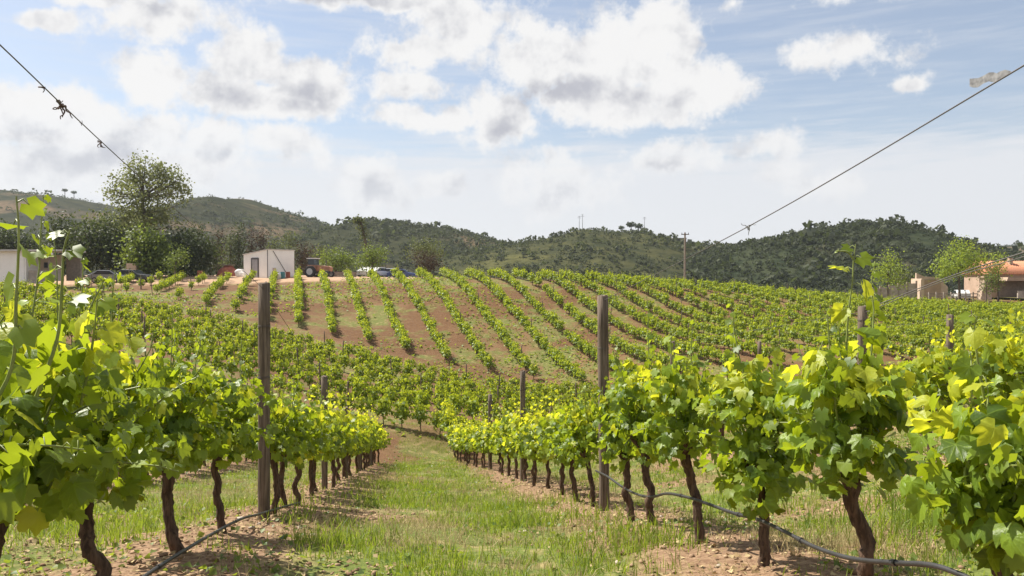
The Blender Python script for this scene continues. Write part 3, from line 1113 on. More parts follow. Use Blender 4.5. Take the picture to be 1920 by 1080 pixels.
right = [
    (2.22, 'nearest grapevine at the right edge with its canopy cut by the frame', dict(head=0.46, top=0.92, rx=0.28, ry=0.36, shoots=18, fill=308, leaf=0.062, tall=2)),
    (2.98, 'grapevine with a twisted bare trunk and one tall tendrilled shoot', dict(head=0.56, top=1.05, rx=0.25, ry=0.34, shoots=18, fill=341, leaf=0.058, tall=2, lean=(-0.05, 0))),
    (3.74, 'grapevine left of the twisted trunk, hose passing its base', dict(head=0.46, top=1.08, rx=0.27, ry=0.34, shoots=18, fill=341, leaf=0.058, tall=2, lean=(-0.05, 0), skirt=0.40)),
    (4.58, 'grapevine with a thick slanting trunk between hose and bare stony patch', dict(head=0.6, top=1.18, rx=0.26, ry=0.34, shoots=18, fill=310, leaf=0.058, tall=2, lean=(-0.13, 0.02))),
    (5.50, 'second grapevine this side of the right post', dict(head=0.58, top=1.26, rx=0.3, ry=0.36, shoots=15, fill=294, leaf=0.058, tall=2, lean=(-0.08, 0.02))),
    (6.14, 'grapevine just this side of the right post', dict(head=0.56, top=1.2, rx=0.32, ry=0.36, shoots=15, fill=279, leaf=0.058, tall=3, lean=(-0.06, 0.02))),
    (7.54, 'first grapevine behind the right post', dict(head=0.54, top=1.1, rx=0.34, ry=0.36, shoots=14, fill=232, leaf=0.058, tall=2, lean=(-0.08, 0.02))),
    (8.17, 'second grapevine behind the right post', dict(head=0.54, top=1.08, rx=0.34, ry=0.36, shoots=14, fill=232, leaf=0.058, tall=2, lean=(-0.08, 0.02))),
]
EXTRA_R = {1: [([at(1590, 800, 2.95), at(1588, 680, 2.95), at(1590, 600, 2.95), at(1598, 530, 2.95), at(1600, 490, 2.95), at(1604, 458, 2.95)], 8, 0.085),
               ([at(1600, 490, 2.95), at(1622, 482, 2.95), at(1650, 484, 2.95)], 2, 0.02),
               ([at(1600, 486, 2.95), at(1588, 472, 2.95), at(1566, 471, 2.95)], 2, 0.02)],
           0: [([at(1850, 760, 2.3), at(1835, 680, 2.3), at(1828, 620, 2.3), at(1832, 592, 2.3)], 6, 0.07)],
           3: [([at(1270, 800, 4.55), at(1265, 700, 4.55), at(1258, 640, 4.55), at(1270, 620, 4.55)], 5, 0.08)]}
for i, (y, lab, kw) in enumerate(right):
    x, y = row_xy(R1, y)
    near_vine(x, y, lab, GR, 340 + i, EXTRA_R.get(i, ()), **kw)
    n_individual += 1


def near_row(lat, y0, y1, label, group, step=0.86, s=1.0, start=1):
    global n_individual
    y = y0
    c = start
    while y < y1:
        x, yy = row_xy(lat + rr.normal() * 0.04, y)
        if abs(x) < 0.72 * yy + 0.8:
            place_joined(MIDV, x, yy, gz(x, yy), rr, label.format(ordinal(c)), group, s * rr.uniform(0.93, 1.08))
            n_individual += 1
            c += 1
        y += step * rr.uniform(0.86, 1.14)


near_row(L1, 8.5, 23.0, '{} grapevine behind the tall left post, thin dark trunk', GL, 0.80, start=4)
near_row(R1, 9.0, 29.0, '{} grapevine behind the right post, further down its row', GR, 0.84, start=3)
near_row(L1 - SP, 7.0, 24.0, '{} vine of the next row left, glimpsed under the left canopy', 'vines of the next row to the left')
near_row(R1 + SP, 4.4, 29.0, '{} vine of the second row on the right, counted from the camera', 'vines of the next row to the right', s=1.02)
near_row(R1 + 2 * SP, 7.5, 27.0, '{} vine of the third row on the right, counted from the camera', 'vines of the third row on the right')
near_row(R1 + 3 * SP, 11.5, 27.0, '{} vine of the fourth row on the right, counted from the camera', 'vines of the fourth row on the right')
near_row(R1 + 4 * SP, 15.0, 27.0, '{} vine of the fifth row on the right, counted from the camera', 'vines of the fifth row on the right')

# blocks across the dip
far_sites = []      # x, y, label, group, row heading
UA, VA = np.array([-0.914, 0.406]), np.array([0.406, 0.914])
for j in range(7):
    cnt = 0
    for s in np.arange(-9, 66, 0.82):
        p = np.array([-2.7, 27.3]) + VA * (3.0 * j) + UA * (s + rr.normal() * 0.08) + VA * rr.normal() * 0.05
        if rr.random() < 0.05: continue
        cnt += 1
        far_sites.append((p[0], p[1], f'{ordinal(cnt)} leafy vine from the right end in the {ordinal(j + 1)} slanting row across the dip', 'vines in the slanting rows across the dip', math.atan2(UA[1], UA[0])))


def block_edge(x):
    """where the rows of the facing slope begin"""
    return np.interp(x, [-60, -16.6, 0.5, 3.6, 10, 60], [80.5, 60.5, 52, 50.5, 46, 45])


for k in range(-8, 31):
    y = 44.0
    while y < (88 if k < 2 else 85):
        x = KB * y + 2.72 * k + rr.normal() * 0.06
        if y > block_edge(x) and rr.random() > (0.04 if k >= 0 else 0.35 if k % 2 else 0.8):
            far_sites.append((x, y, 'small bright grapevine low in a row climbing the facing slope', 'vines in the rows climbing the facing slope', math.atan2(1, KB)))
        y += 0.78 * rr.uniform(0.92, 1.08)
far_sites = [s for s in far_sites if abs(s[0]) < 0.71 * s[1] + 1.5]
far_sites.sort(key=lambda s: s[0] ** 2 + s[1] ** 2)
FX = np.array([s[0] for s in far_sites])
FY = np.array([s[1] for s in far_sites])
FZ = ground(FX, FY)
n_take = max(0, 300 - n_individual)
for i in range(min(n_take, len(far_sites))):
    x, y, lab, grp, hd = far_sites[i]
    place_joined(FARV, x, y, FZ[i], rr, lab, grp, rr.uniform(0.80, 1.06) if 'slanting' in grp else rr.uniform(0.85, 1.15), hd + rr.normal() * 0.2 + math.pi * rr.integers(0, 2), 0.68 if 'slanting' in grp else 1.0)
parts_l, parts_w, parts_m = [], [], []
for i in range(n_take, len(far_sites)):
    x, y, lab, grp, hd = far_sites[i]
    Vw, Qw, V, T, mi = FARV[rr.integers(0, len(FARV))][2]
    a = hd + rr.normal() * 0.2 + math.pi * rr.integers(0, 2)
    c, s_ = math.cos(a), math.sin(a)
    Rm = np.array([[c, -s_, 0], [s_, c, 0], [0, 0, 1]]) * (rr.uniform(0.80, 1.06) if 'slanting' in grp else rr.uniform(0.82, 1.15))
    if 'slanting' in grp:
        Rm = Rm @ np.diag([1, 0.68, 1])
    o = np.array([x, y, FZ[i]])
    parts_l.append((V @ Rm.T + o, T))
    parts_m.append(mi)
    parts_w.append((Vw @ Rm.T + o, Qw))
root = empty('vineyard_rows', (0, 60, gz(0, 60)))
tag(root, 'mass of further vines in rows over the facing slope', 'vineyard', kind='stuff')
V, T = join(parts_l)
o = obj('foliage', mesh('foliage', V - np.array(root.location), T, [M['leaf_far'], M['leaf_far_young']], False, None, np.concatenate(parts_m)), root)
o['kind'] = 'stuff'
V, Q = join(parts_w)
o = obj('trunks', mesh('trunks', V - np.array(root.location), Q, M['bark']), root)
o['kind'] = 'stuff'

# ------------------------------------------------------------------ posts, wires and hoses of the trellis
prng = np.random.default_rng(11)


def post_mesh(h, r, n=10, lean=(0, 0)):
    k = 9
    t = np.linspace(0, 1, k)
    P = np.column_stack([lean[0] * t, lean[1] * t, -0.25 + (h + 0.25) * t])
    V, Q = tube(P, r * (1 + prng.normal(0, 0.025, k)), n, prng, 0.03)
    V = V.reshape(k, n, 3)
    V[-1, :, 2] += prng.normal(0, 0.006, n)
    V = V.reshape(-1, 3)
    c = V[-n:].mean(0)[None] + np.array([[0, 0, 0.004]])
    b = len(V)
    V = np.vstack([V, c])
    cap = [(b - n + i, b - n + (i + 1) % n, b, b) for i in range(n)]
    F_ = [tuple(q) for q in Q] + [c_[:3] for c_ in cap]
    me = bpy.data.meshes.new('wooden_post')
    me.from_pydata(V.tolist(), [], [tuple(int(i) for i in f) for f in F_])
    me.materials.append(M['post'])
    for p in me.polygons: p.use_smooth = len(p.vertices) == 4
    return me


POSTS = {}


def near_post(lat, y, top_py, r, label, group, key=None, lean=(0, 0)):
    x, y = row_xy(lat, y)
    z = gz(x, y)
    top = CZ - (top_py - HZ) / F * y
    o = obj('wooden_post', post_mesh(top - z, r, 12, lean), loc=(x, y, z))
    tag(o, label, 'post', group)
    V = None
    for hh in (0.72, 1.12, 1.52):
        if hh < top - z - 0.1:      # turns of tying wire round the post
            a = np.linspace(0, 2 * np.pi * 2, 30)
            P = np.column_stack([np.cos(a) * (r + .003) + lean[0] * hh / (top - z), np.sin(a) * (r + .003) + lean[1] * hh / (top - z), hh + a * 0.0015])
            Vt, Qt = tube(P, 0.0018, 4)
            obj('wire_tie', mesh('wire_tie', Vt, Qt, M['wire']), o)
    POSTS[key] = (x + lean[0], y + lean[1], top, z)
    return o


GP = 'wooden trellis posts'
near_post(L1 + 0.03, 5.86, 531, 0.046, 'tall grey brown wooden post standing in the left row', GP, 'L0', (0.012, 0))
near_post(L1, 9.85, 706, 0.042, 'wooden post next behind the tall left post', GP, 'L1')
near_post(L1, 12.7, 764, 0.040, 'short dark post second behind the tall left post', GP, 'L2')
near_post(L1, 15.5, 782, 0.040, 'short dark post third behind the tall left post', GP, 'L3')
near_post(L1, 19.0, 792, 0.040, 'last dark post at the foot of the left row', GP, 'L4')
near_post(R1 - 0.01, 7.0, 554, 0.050, 'wooden post rising from the canopy of the right row', GP, 'R0', (-0.02, 0))
near_post(R1, 12.5, 696, 0.045, 'wooden post next behind the right row post', GP, 'R1')
near_post(R1, 16.5, 740, 0.045, 'far wooden post near the foot of the right row', GP, 'R2')
near_post(R1 + SP, 8.0, 574, 0.048, 'post half hidden behind the tall tendrilled shoot', GP, 'S0')
near_post(R1 + SP, 14.0, 640, 0.045, 'post of the second right row lower down the slope', GP, 'S1')
near_post(R1 + 2 * SP, 10.9, 590, 0.048, 'thin dark post standing clear at the right', GP, 'T0')
near_post(R1 + 2 * SP, 17.0, 640, 0.045, 'post of the third right row lower down the slope', GP, 'T1')

FAR_POST = [post_mesh(1.75, 0.045, 6) for _ in range(3)]
for j in range(7):
    cnt = 0
    for s in np.arange(-7 + j * 3.7 % 9, 64, 11):
        p = np.array([-2.7, 27.3]) + VA * (3.0 * j) + UA * s
        if abs(p[0]) > 0.70 * p[1] + 1: continue
        o = obj('wooden_post', FAR_POST[prng.integers(0, 3)], loc=(p[0], p[1], gz(*p)))
        o.rotation_euler = (prng.normal() * .03, prng.normal() * .03, prng.random() * 6)
        o.scale = (0.8, 0.8, 0.84)
        cnt += 1
        tag(o, f'{ordinal(cnt)} slim post from the right end in the {ordinal(j + 1)} slanting row across the dip', 'post', 'posts in the slanting rows across the dip')
for k in range(-8, 31):
    cnt = 0
    for y in np.arange(47 + (k * 5.3) % 12, 84, 13.0):
        x = KB * y + 2.72 * k
        if y < block_edge(x) or abs(x) > 0.70 * y + 1: continue
        o = obj('wooden_post', FAR_POST[prng.integers(0, 3)], loc=(x, y, gz(x, y)))
        o.rotation_euler = (prng.normal() * .03, prng.normal() * .03, prng.random() * 6)
        o.scale = (0.8, 0.8, 0.86)
        cnt += 1
        tag(o, f'{ordinal(cnt)} slim post up the {ordinal(k + 9)} row from the left on the facing slope', 'post', 'posts in the rows climbing the facing slope')


def wire(pts, label, r=0.0028, group='trellis wires', taper=None):
    P = catmull(np.array(pts), 10) if len(pts) > 2 else np.linspace(pts[0], pts[1], 24)
    V, Q = tube(P, r if taper is None else np.linspace(r, taper, len(P)), 5)
    o = obj('trellis_wire', mesh('trellis_wire', V, Q, M['wire'], True))
    tag(o, label, 'wire', group)
    return o


def on_row(lat, px, py, off=0.0):
    """point of a near row at a pixel: distance follows from the row's lateral position"""
    Y = F * (lat + off) / (px - (960 + KR * F))
    return at(px, py, Y)


wl = [on_row(L1, -420, -315), on_row(L1, 0, 82), on_row(L1, 235, 306), np.array(POSTS['L0'][:3]) + (0, 0, -0.05)]
wire([wl[0], wl[1], wl[2], wl[3]], 'top wire rising steeply from the tall left post to the upper left corner', 0.0027, taper=0.0016)
wr = [on_row(R1, 2500, -230), on_row(R1, 1920, 122), on_row(R1, 1404, 424), np.array(POSTS['R0'][:3]) + (0, 0, -0.05)]
wire(wr, 'top wire rising from the right post to the upper right corner', 0.0026)
ws = np.array(POSTS['S0'][:3]) + (0, 0, -0.05)
wire([ws, on_row(R1 + SP, 1780, 519), on_row(R1 + SP, 1920, 473), on_row(R1 + SP, 2300, 345)], 'upper of two wires crossing before the terracotta house', 0.0052)
wire([ws - (0, 0, .03), on_row(R1 + SP, 1780, 523), on_row(R1 + SP, 1920, 481), on_row(R1 + SP, 2300, 356)], 'lower of two wires crossing before the terracotta house', 0.0042)


def posts_wire(keys, drop, label, r=0.0022):
    P = [np.array(POSTS[k][:3]) - (0, 0, drop) for k in keys]
    wire(P, label, r)


posts_wire(['L0', 'L1', 'L2', 'L3', 'L4'], 0.06, 'top wire running down the left row behind its tall post')
posts_wire(['R0', 'R1', 'R2'], 0.06, 'top wire running down the right row behind its post')
posts_wire(['S0', 'S1'], 0.06, 'top wire of the second row on the right')
posts_wire(['T0', 'T1'], 0.06, 'top wire of the third row on the right')
for lat, k0, nm, side in ((L1, 'L0', 'left', ('L1', 'L2', 'L3')), (R1, 'R0', 'right', ('R1', 'R2'))):
    for hh, nn in ((0.78, 'lower'), (1.18, 'middle')):
        x0, y0 = row_xy(lat, 1.6)
        P = []
        for k in (k0,) + side:
            P.append(np.array([POSTS[k][0], POSTS[k][1], POSTS[k][3] + hh]))
        wire(P, f'{nn} foliage wire strung through the {nm} row', 0.0020)
P = []
for y in (3.2, 5.5, 8.0, 14.0, 20.0):
    x, _ = row_xy(R1 + SP, y)
    P.append(np.array([x, y, gz(x, y) + 0.72]))
wire(P, 'thin low wire seen in the gap between the right hand vines', 0.0022)


def scrap(p, label, seed, size, mat, n=5):
    """dried tendril caught on a wire"""
    rg = np.random.default_rng(seed)
    parts = []
    for i in range(n):
        a = np.zeros((7, 3))
        d = rg.normal(0, 1, 3)
        for j in range(1, 7):
            d = norm(d + rg.normal(0, 0.9, 3) + np.array([0, 0, -0.25]))
            a[j] = a[j - 1] + d * size / 5
        parts.append(tube(catmull(a, 3), np.linspace(size * .07, size * .03, 19), 5))
    V, Q = join(parts)
    o = obj('dried_tendril', mesh('dried_tendril', V, Q, mat, True), loc=p)
    tag(o, label, 'tendril', 'dried tendrils caught on the wires')


M['dry_stem'] = plain('dried_stem', (0.10, 0.065, 0.06), 0.8, 0.3, 9)
scrap(on_row(L1, 86, 166), 'wispy dried stalk hanging from the upper left wire', 1, 0.045, M['dry_stem'], 2)
scrap(on_row(L1, 121, 200), 'largest purple brown tendril tangle on the upper left wire', 2, 0.05, M['dry_stem'], 7)
scrap(on_row(L1, 155, 232), 'tiny dark knot midway on the upper left wire', 3, 0.014, M['dry_stem'], 4)
scrap(on_row(L1, 192, 267), 'small dark tendril tangle just above the big pale tree', 4, 0.035, M['dry_stem'], 5)
M['twine'] = plain('pale_plastic', (0.20, 0.198, 0.20), 0.5, 0.5, 60)
scrap(on_row(R1, 1404, 425), 'knot of pale twine on the upper right wire', 6, 0.045, M['twine'], 6)
# torn plastic strip tied to the wire
A, B_ = on_row(R1, 1892, 137), on_row(R1, 1816, 158)
mb = MB()
n = 10
pts = []
for i in range(n):
    t = i / (n - 1)
    c = A * (1 - t) + B_ * t + np.array([0, 0.006 * math.sin(t * 9), 0.004 * math.sin(t * 14)])
    hgt = 0.004 + 0.014 * smoothstep(0.0, 0.25, t) + 0.002 * math.sin(t * 17)
    for yy in (0, 0.0012):
        pts.append(c + np.array([0, yy, hgt * 0.75]))
        pts.append(c + np.array([0, yy, -hgt * 0.75]))
fs = []
for i in range(n - 1):
    a = 4 * i
    fs += [(a, a + 1, a + 5, a + 4), (a + 2, a + 6, a + 7, a + 3), (a, a + 4, a + 6, a + 2), (a + 1, a + 3, a + 7, a + 5)]
fs += [(0, 2, 3, 1), (4 * n - 4, 4 * n - 3, 4 * n - 1, 4 * n - 2)]
mb.poly(pts, fs)
tag(mb.build('plastic_strip', M['twine']), 'torn grey plastic strip tied to the upper right wire', 'plastic strip')


def hose(pix, lat, label, off, r=0.0095):
    P = catmull(np.array([on_row(lat, a, b, off) for a, b in pix]), 7)
    V, Q = tube(P, r, 8)
    o = obj('irrigation_hose', mesh('irrigation_hose', V, Q, M['hose'], True))
    tag(o, label, 'hose', 'black drip hoses along the rows')
    for i in range(6, len(P) - 3, 17):        # drip fittings
        d = norm(P[i + 1] - P[i])
        V, Q = tube(np.array([P[i] - d * .014, P[i] + d * .014]), r * 1.35, 8)
        obj('dripper', mesh('dripper', V, Q, M['hose'], True), o)


hose([(1118, 884), (1140, 895), (1170, 916), (1200, 930), (1225, 933), (1252, 927), (1290, 934), (1330, 947), (1380, 965), (1420, 975), (1470, 997), (1530, 1028), (1600, 1050), (1680, 1058), (1745, 1062), (1800, 1078), (1900, 1125), (2050, 1200)],
     R1, 'black drip hose sagging along the right row', -0.06)
hose([(560, 944), (520, 955), (484, 966), (450, 975), (405, 998), (345, 1033), (270, 1082), (170, 1160)], L1, 'black drip hose tied to the tall left post', 0.075)

# ------------------------------------------------------------------ grass, weeds, stones
grng = np.random.default_rng(5)
M['grass'] = leafy('grass_blade', (0.075, 0.135, 0.018), (0.20, 0.265, 0.038), (0.40, 0.50, 0.04), 0.40, 0.55, 0.3)
M['straw'] = leafy('dry_grass_blade', (0.27, 0.205, 0.095), (0.50, 0.41, 0.22), (0.50, 0.42, 0.20), 0.30, 0.7, 0.2)
M['weed'] = leafy('weed_leaf', (0.06, 0.11, 0.022), (0.14, 0.20, 0.04), (0.40, 0.48, 0.04), 0.4, 0.5, 0.4)
M['flower'] = plain('yellow_petal', (0.62, 0.46, 0.03), 0.6, 0.2, 20)
M['litter'] = leafy('dry_litter', (0.20, 0.13, 0.06), (0.50, 0.39, 0.21), (0.25, 0.17, 0.08), 0.12, 0.8, 0.2)


def strip_dist(lat):
    ph = (lat - R1) / SP
    return np.abs(ph - np.round(ph)) * SP


def spots(n, y0, y1, lat0, lat1, power=1.0):
    u = grng.random(n)
    y = y0 * (y1 / y0) ** (u ** power)
    lat = grng.uniform(lat0, lat1, n)
    x = lat + KR * y
    ok = np.abs(x) < 0.72 * y + 0.6
    return x[ok], y[ok], lat[ok]


def blades(x, y, lat, per, L0, L1_, w, name, label, mat, spread, lean):
    z = ground(x, y)
    k = len(x)
    N = k * per
    ax = np.repeat(x, per) + grng.normal(0, spread, N) * (1 + 0.02 * np.repeat(y, per))
    ay = np.repeat(y, per) + grng.normal(0, spread, N)
    az_ = np.repeat(z, per) - 0.01
    h = np.repeat(grng.uniform(L0, L1_, k), per) * grng.uniform(0.45, 1.15, N)
    th = grng.random(N) * 6.283
    d = np.stack([np.cos(th), np.sin(th), np.zeros(N)], -1)
    side = np.stack([-np.sin(th), np.cos(th), np.zeros(N)], -1)
    yaw = grng.random(N) * 6.283
    side = np.stack([np.cos(yaw), np.sin(yaw), np.zeros(N)], -1)
    ww = (w * (0.7 + 0.6 * grng.random(N)) * (1 + 0.06 * np.repeat(y, per)))[:, None]
    ln = np.abs(grng.normal(0, lean, N))[:, None]
    P = np.stack([ax, ay, az_], -1)
    hz = h[:, None]
    up = np.array([0, 0, 1.0])
    m_ = P + up * hz * 0.55 + d * hz * ln * 0.35
    tp = P + up * hz * (1 - 0.25 * np.clip(ln, 0, 1.5)) + d * hz * ln
    V = np.stack([P - side * ww, P + side * ww, m_ + side * ww * 0.8, m_ - side * ww * 0.8, tp], 1).reshape(-1, 3)
    b = (np.arange(N) * 5)[:, None]
    T = np.concatenate([b + [0, 1, 2], b + [0, 2, 3], b + [3, 2, 4]], 1).reshape(-1, 3)
    tag(obj(name, mesh(name, V, T, mat)), label, kind='stuff')


x, y, lat = spots(44000, 3.0, 30.0, -8, 13)
sdist = strip_dist(lat)
gn = fbm(x * 0.55 + 3, y * 0.55, 31, 3)
gn2 = fbm(x * 1.7, y * 1.7, 37, 3)
inside = (lat > L1) & (lat < R1)
bare = smoothstep(0.55, 0.30, sdist + (gn2 - 0.5) * 0.7)
bare = np.maximum(bare, smoothstep(0.50, 0.58, gn) * smoothstep(12, 6, y))
pc = at(900, 1030, 4.9)
bare = np.maximum(bare, 0.9 * smoothstep(1.0, 0.45, np.hypot((x - pc[0]) / 0.55, (y - pc[1]) / 0.6) + (gn2 - 0.5)))
prob = (1 - 0.93 * bare) * np.where(inside, 1.0, 0.85)
keep = grng.random(len(x)) < prob
x, y, lat, gn2 = x[keep], y[keep], lat[keep], gn2[keep]
dry = (gn2 + grng.normal(0, 0.08, len(x)) + smoothstep(10, 4.5, y) * 0.06) > 0.55
g = ~dry
blades(x[g], y[g], lat[g], 9, 0.04, 0.13, 0.0022, 'grass', 'short green grass between the vine rows', M['grass'], 0.05, 0.55)
blades(x[dry], y[dry], lat[dry], 10, 0.03, 0.13, 0.0017, 'dry_grass', 'dry straw coloured grass in the aisles', M['straw'], 0.06, 0.75)
# lush tufts: foot of the left row, right edge, middle distance of the aisle
tx, ty = [], []
for (px, py, Y, n, s) in ((625, 1055, 4.8, 26, .09), (1010, 975, 6.4, 50, .30), (1180, 1010, 5.0, 20, .12), (1230, 1050, 4.6, 16, .12), (780, 905, 8.8, 60, .42), (760, 880, 11, 60, .5),
                          (1700, 960, 4.6, 60, .32), (1800, 900, 4.9, 50, .32), (1650, 930, 5.2, 40, .3), (1850, 1000, 4.2, 40, .3), (260, 960, 6.2, 40, .5), (450, 930, 7.5, 50, .5), (120, 1000, 5.2, 30, .4), (60, 1060, 4.5, 20, .3), (990, 915, 8.2, 30, .3), (560, 1010, 5.9, 8, .1), (1130, 1060, 4.6, 14, .12)):
    c = at(px, py, Y)
    tx += list(c[0] + grng.normal(0, s, n))
    ty += list(c[1] + grng.normal(0, s, n))
tx, ty = np.array(tx), np.array(ty)
blades(tx, ty, tx, 16, 0.07, 0.20, 0.0024, 'tall_grass', 'taller green grass tufts beside the rows', M['grass'], 0.08, 0.6)


def litter(n, y0, y1, lo, hi, s0, s1, mat, name, label, flat, cond):
    x, y, lat = spots(n, y0, y1, lo, hi)
    ok = cond(x, y, lat)
    x, y = x[ok], y[ok]
    z = ground(x, y)
    k = len(x)
    nrm = np.stack([grng.normal(0, flat, k), grng.normal(0, flat, k), np.ones(k)], -1)
    R = frames(nrm, grng.standard_normal((k, 3)))
    s = grng.uniform(s0, s1, k) * (1 + 0.03 * y)
    V, T = lay(leaf_small(), np.stack([x, y, z + 0.012 + 0.4 * s * grng.random(k) * flat], -1), R, s)
    tag(obj(name, mesh(name, V, T, mat)), label, kind='stuff')


litter(26000, 3.0, 26, -7, 12, 0.018, 0.045, M['weed'], 'weeds', 'low broad leaved weeds among the grass', 0.7,
       lambda x, y, l: (fbm(x * 1.1 + 7, y * 1.1, 51, 3) > 0.53) & (strip_dist(l) > 0.35 * grng.random(len(x))))
litter(22000, 3.0, 16, -5, 9, 0.008, 0.034, M['litter'], 'dry_litter', 'dry leaves and prunings on the bare strips', 0.35,
       lambda x, y, l: (strip_dist(l) < 0.6 + 0.3 * grng.standard_normal(len(x))) | ((fbm(x * 0.55 + 3, y * 0.55, 31, 3) > 0.55) & (y < 7)))
litter(1400, 8, 26, L1 + .5, R1 - .5, 0.010, 0.018, M['flower'], 'yellow_flowers', 'small yellow wildflowers down the aisle', 0.8,
       lambda x, y, l: (fbm(x * 0.8, y * 0.8, 61, 2) > 0.55))
# weeds between the rows across the dip
xw = grng.uniform(-60, 60, 60000)
yw = grng.uniform(27, 86, 60000)
ok = (np.abs(xw) < 0.71 * yw) & (fbm(xw * 0.12, yw * 0.12, 71, 4) + 0.25 * (fbm(xw * 0.9, yw * 0.9, 72, 2) - 0.5) > 0.53) & ~((yw > 85) & (xw < 0))
xw, yw = xw[ok], yw[ok]
k = len(xw)
R = frames(np.stack([grng.normal(0, .8, k), grng.normal(0, .8, k), np.ones(k)], -1), grng.standard_normal((k, 3)))
V, T = lay(leaf_small(), np.stack([xw, yw, ground(xw, yw) + 0.04 + 0.1 * grng.random(k)], -1), R, grng.uniform(0.10, 0.26, k))
tag(obj('far_weeds', mesh('far_weeds', V, T, M['grass'])), 'green weeds between the rows of the facing slope', kind='stuff')

# stones and clods
PHI = (1 + 5 ** 0.5) / 2
ICO = np.array([(-1, PHI, 0), (1, PHI, 0), (-1, -PHI, 0), (1, -PHI, 0), (0, -1, PHI), (0, 1, PHI), (0, -1, -PHI), (0, 1, -PHI), (PHI, 0, -1), (PHI, 0, 1), (-PHI, 0, -1), (-PHI, 0, 1)]) / 1.9
ICOF = np.array([(0, 11, 5), (0, 5, 1), (0, 1, 7), (0, 7, 10), (0, 10, 11), (1, 5, 9), (5, 11, 4), (11, 10, 2), (10, 7, 6), (7, 1, 8), (3, 9, 4), (3, 4, 2), (3, 2, 6), (3, 6, 8), (3, 8, 9), (4, 9, 5), (2, 4, 11), (6, 2, 10), (8, 6, 7), (9, 8, 1)])
CL = [(ICO * np.array([1, 0.8, 0.55]) * (1 + grng.normal(0, 0.16, (12, 1))), ICOF) for _ in range(6)]
M['clod'] = leafy('earth_clod', (0.17, 0.10, 0.062), (0.40, 0.28, 0.18), (0, 0, 0), 0.0, 0.95, 0.1)
x, y, lat = spots(15000, 3.0, 14, -5, 9)
ok = (strip_dist(lat) < 0.55 + 0.25 * grng.standard_normal(len(x))) | (fbm(x * 0.55 + 3, y * 0.55, 31, 3) > 0.54)
x, y = x[ok], y[ok]
s = np.clip(0.009 * np.exp(0.55 * grng.standard_normal(len(x))), 0.003, 0.021) * (1 + 0.03 * y)
V, T = scatter(CL, np.stack([x, y, ground(x, y) + s * 0.2], -1), s, grng)
tag(obj('gravel', mesh('gravel', V, T, M['clod'])), 'reddish clods and gravel on the bare strips', kind='stuff')
STN = [mesh('stone', v, f, M['stone']) for v, f in CL]
for c0, n, s, lab in (((1215, 960, 5.7), 22, 0.42, 'pale stone in the bare strip at the foot of the right row'), ((560, 1010, 5.6), 12, 0.3, 'pale stone on the bare earth beside the tall left post'), ((1260, 1075, 4.3), 5, 0.2, 'pale stone at the bottom edge below the slanting trunk')):
    c = at(*c0)
    for i in range(n):
        x, y = c[0] + grng.normal(0, s), c[1] + grng.normal(0, s * 1.3)
        r = grng.uniform(0.015, 0.032)
        o = obj('stone', STN[grng.integers(0, 6)], loc=(x, y, gz(x, y) + r * 0.15))
        o.scale = (r * grng.uniform(.8, 1.4), r, r * grng.uniform(.7, 1))
        o.rotation_euler = (0, 0, grng.random() * 6)
        tag(o, lab, 'stone', lab.replace('pale stone', 'pale stones'))

# ------------------------------------------------------------------ trees beyond the vines
def tree(name, label, base, trunk_h, trunk_r, blobs, n_clumps, per, leaf, mat, seed, group=None, bark=None, limbs=9, spread=0.55, cat='tree'):
    """tapered trunk, limbs to the leaf clumps, and a crown of many small leaf faces; blobs are (dx, dz, rx, rz) in metres"""
    rg = np.random.default_rng(seed)
    x, y = base
    z = gz(x, y, False) - 0.1
    root = empty(name, (x, y, z))
    tag(root, label, cat, group)
    w = np.array([b[2] * b[3] for b in blobs], float)
    pick = rg.choice(len(blobs), n_clumps, p=w / w.sum())
    B = np.array(blobs, float)[pick]
    d = norm(rg.standard_normal((n_clumps, 3))) * (rg.random((n_clumps, 1)) ** 0.42)
    C = np.column_stack([B[:, 0] + d[:, 0] * B[:, 2], d[:, 1] * B[:, 2] * 0.9, B[:, 1] + d[:, 2] * B[:, 3]])
    parts = []
    lean = rg.normal(0, 0.04, 2) * trunk_h
    tp = np.column_stack([np.linspace(0, 1, 6) ** 1.5 * lean[0], np.linspace(0, 1, 6) ** 1.5 * lean[1], np.linspace(-0.3, trunk_h, 6)])
    V, Q = tube(tp, np.linspace(trunk_r * 1.25, trunk_r * 0.7, 6), 8, rg, 0.05)
    bk = bark or M['tree_bark']
    tr = obj('trunk', mesh('trunk', V, Q, bk, True), root)
    far = np.argsort(-np.linalg.norm(C - tp[-1], axis=1))[:limbs * 3]
    for i in rg.permutation(far)[:limbs]:
        e = C[i]
        s = tp[max(2, min(5, int(np.searchsorted(tp[:, 2], e[2] - 0.35 * np.linalg.norm(e[:2])))))]
        mid = s * 0.45 + e * 0.55 + np.array([0, 0, -0.06 * np.linalg.norm(e - s)])
        V, Q = tube(catmull(np.array([s, mid, e]), 4), np.linspace(trunk_r * 0.5, trunk_r * 0.1, 9), 5)
        obj('limb', mesh('limb', V, Q, bk, True), tr)
    k = n_clumps * per
    cs = leaf * 2.6 * spread / 0.55
    P = np.repeat(C, per, 0) + rg.standard_normal((k, 3)) * cs * np.array([1, 1, 0.85])
    nrm = norm(rg.standard_normal((k, 3)) + np.array([0, 0, 0.5]) + 0.4 * norm(P - C.mean(0)))
    R = frames(nrm, rg.standard_normal((k, 3)))
    V, T = lay(leaf_small(), P, R, leaf * rg.uniform(0.6, 1.3, k))
    obj('crown', mesh('crown', V, T, mat), root)
    return root


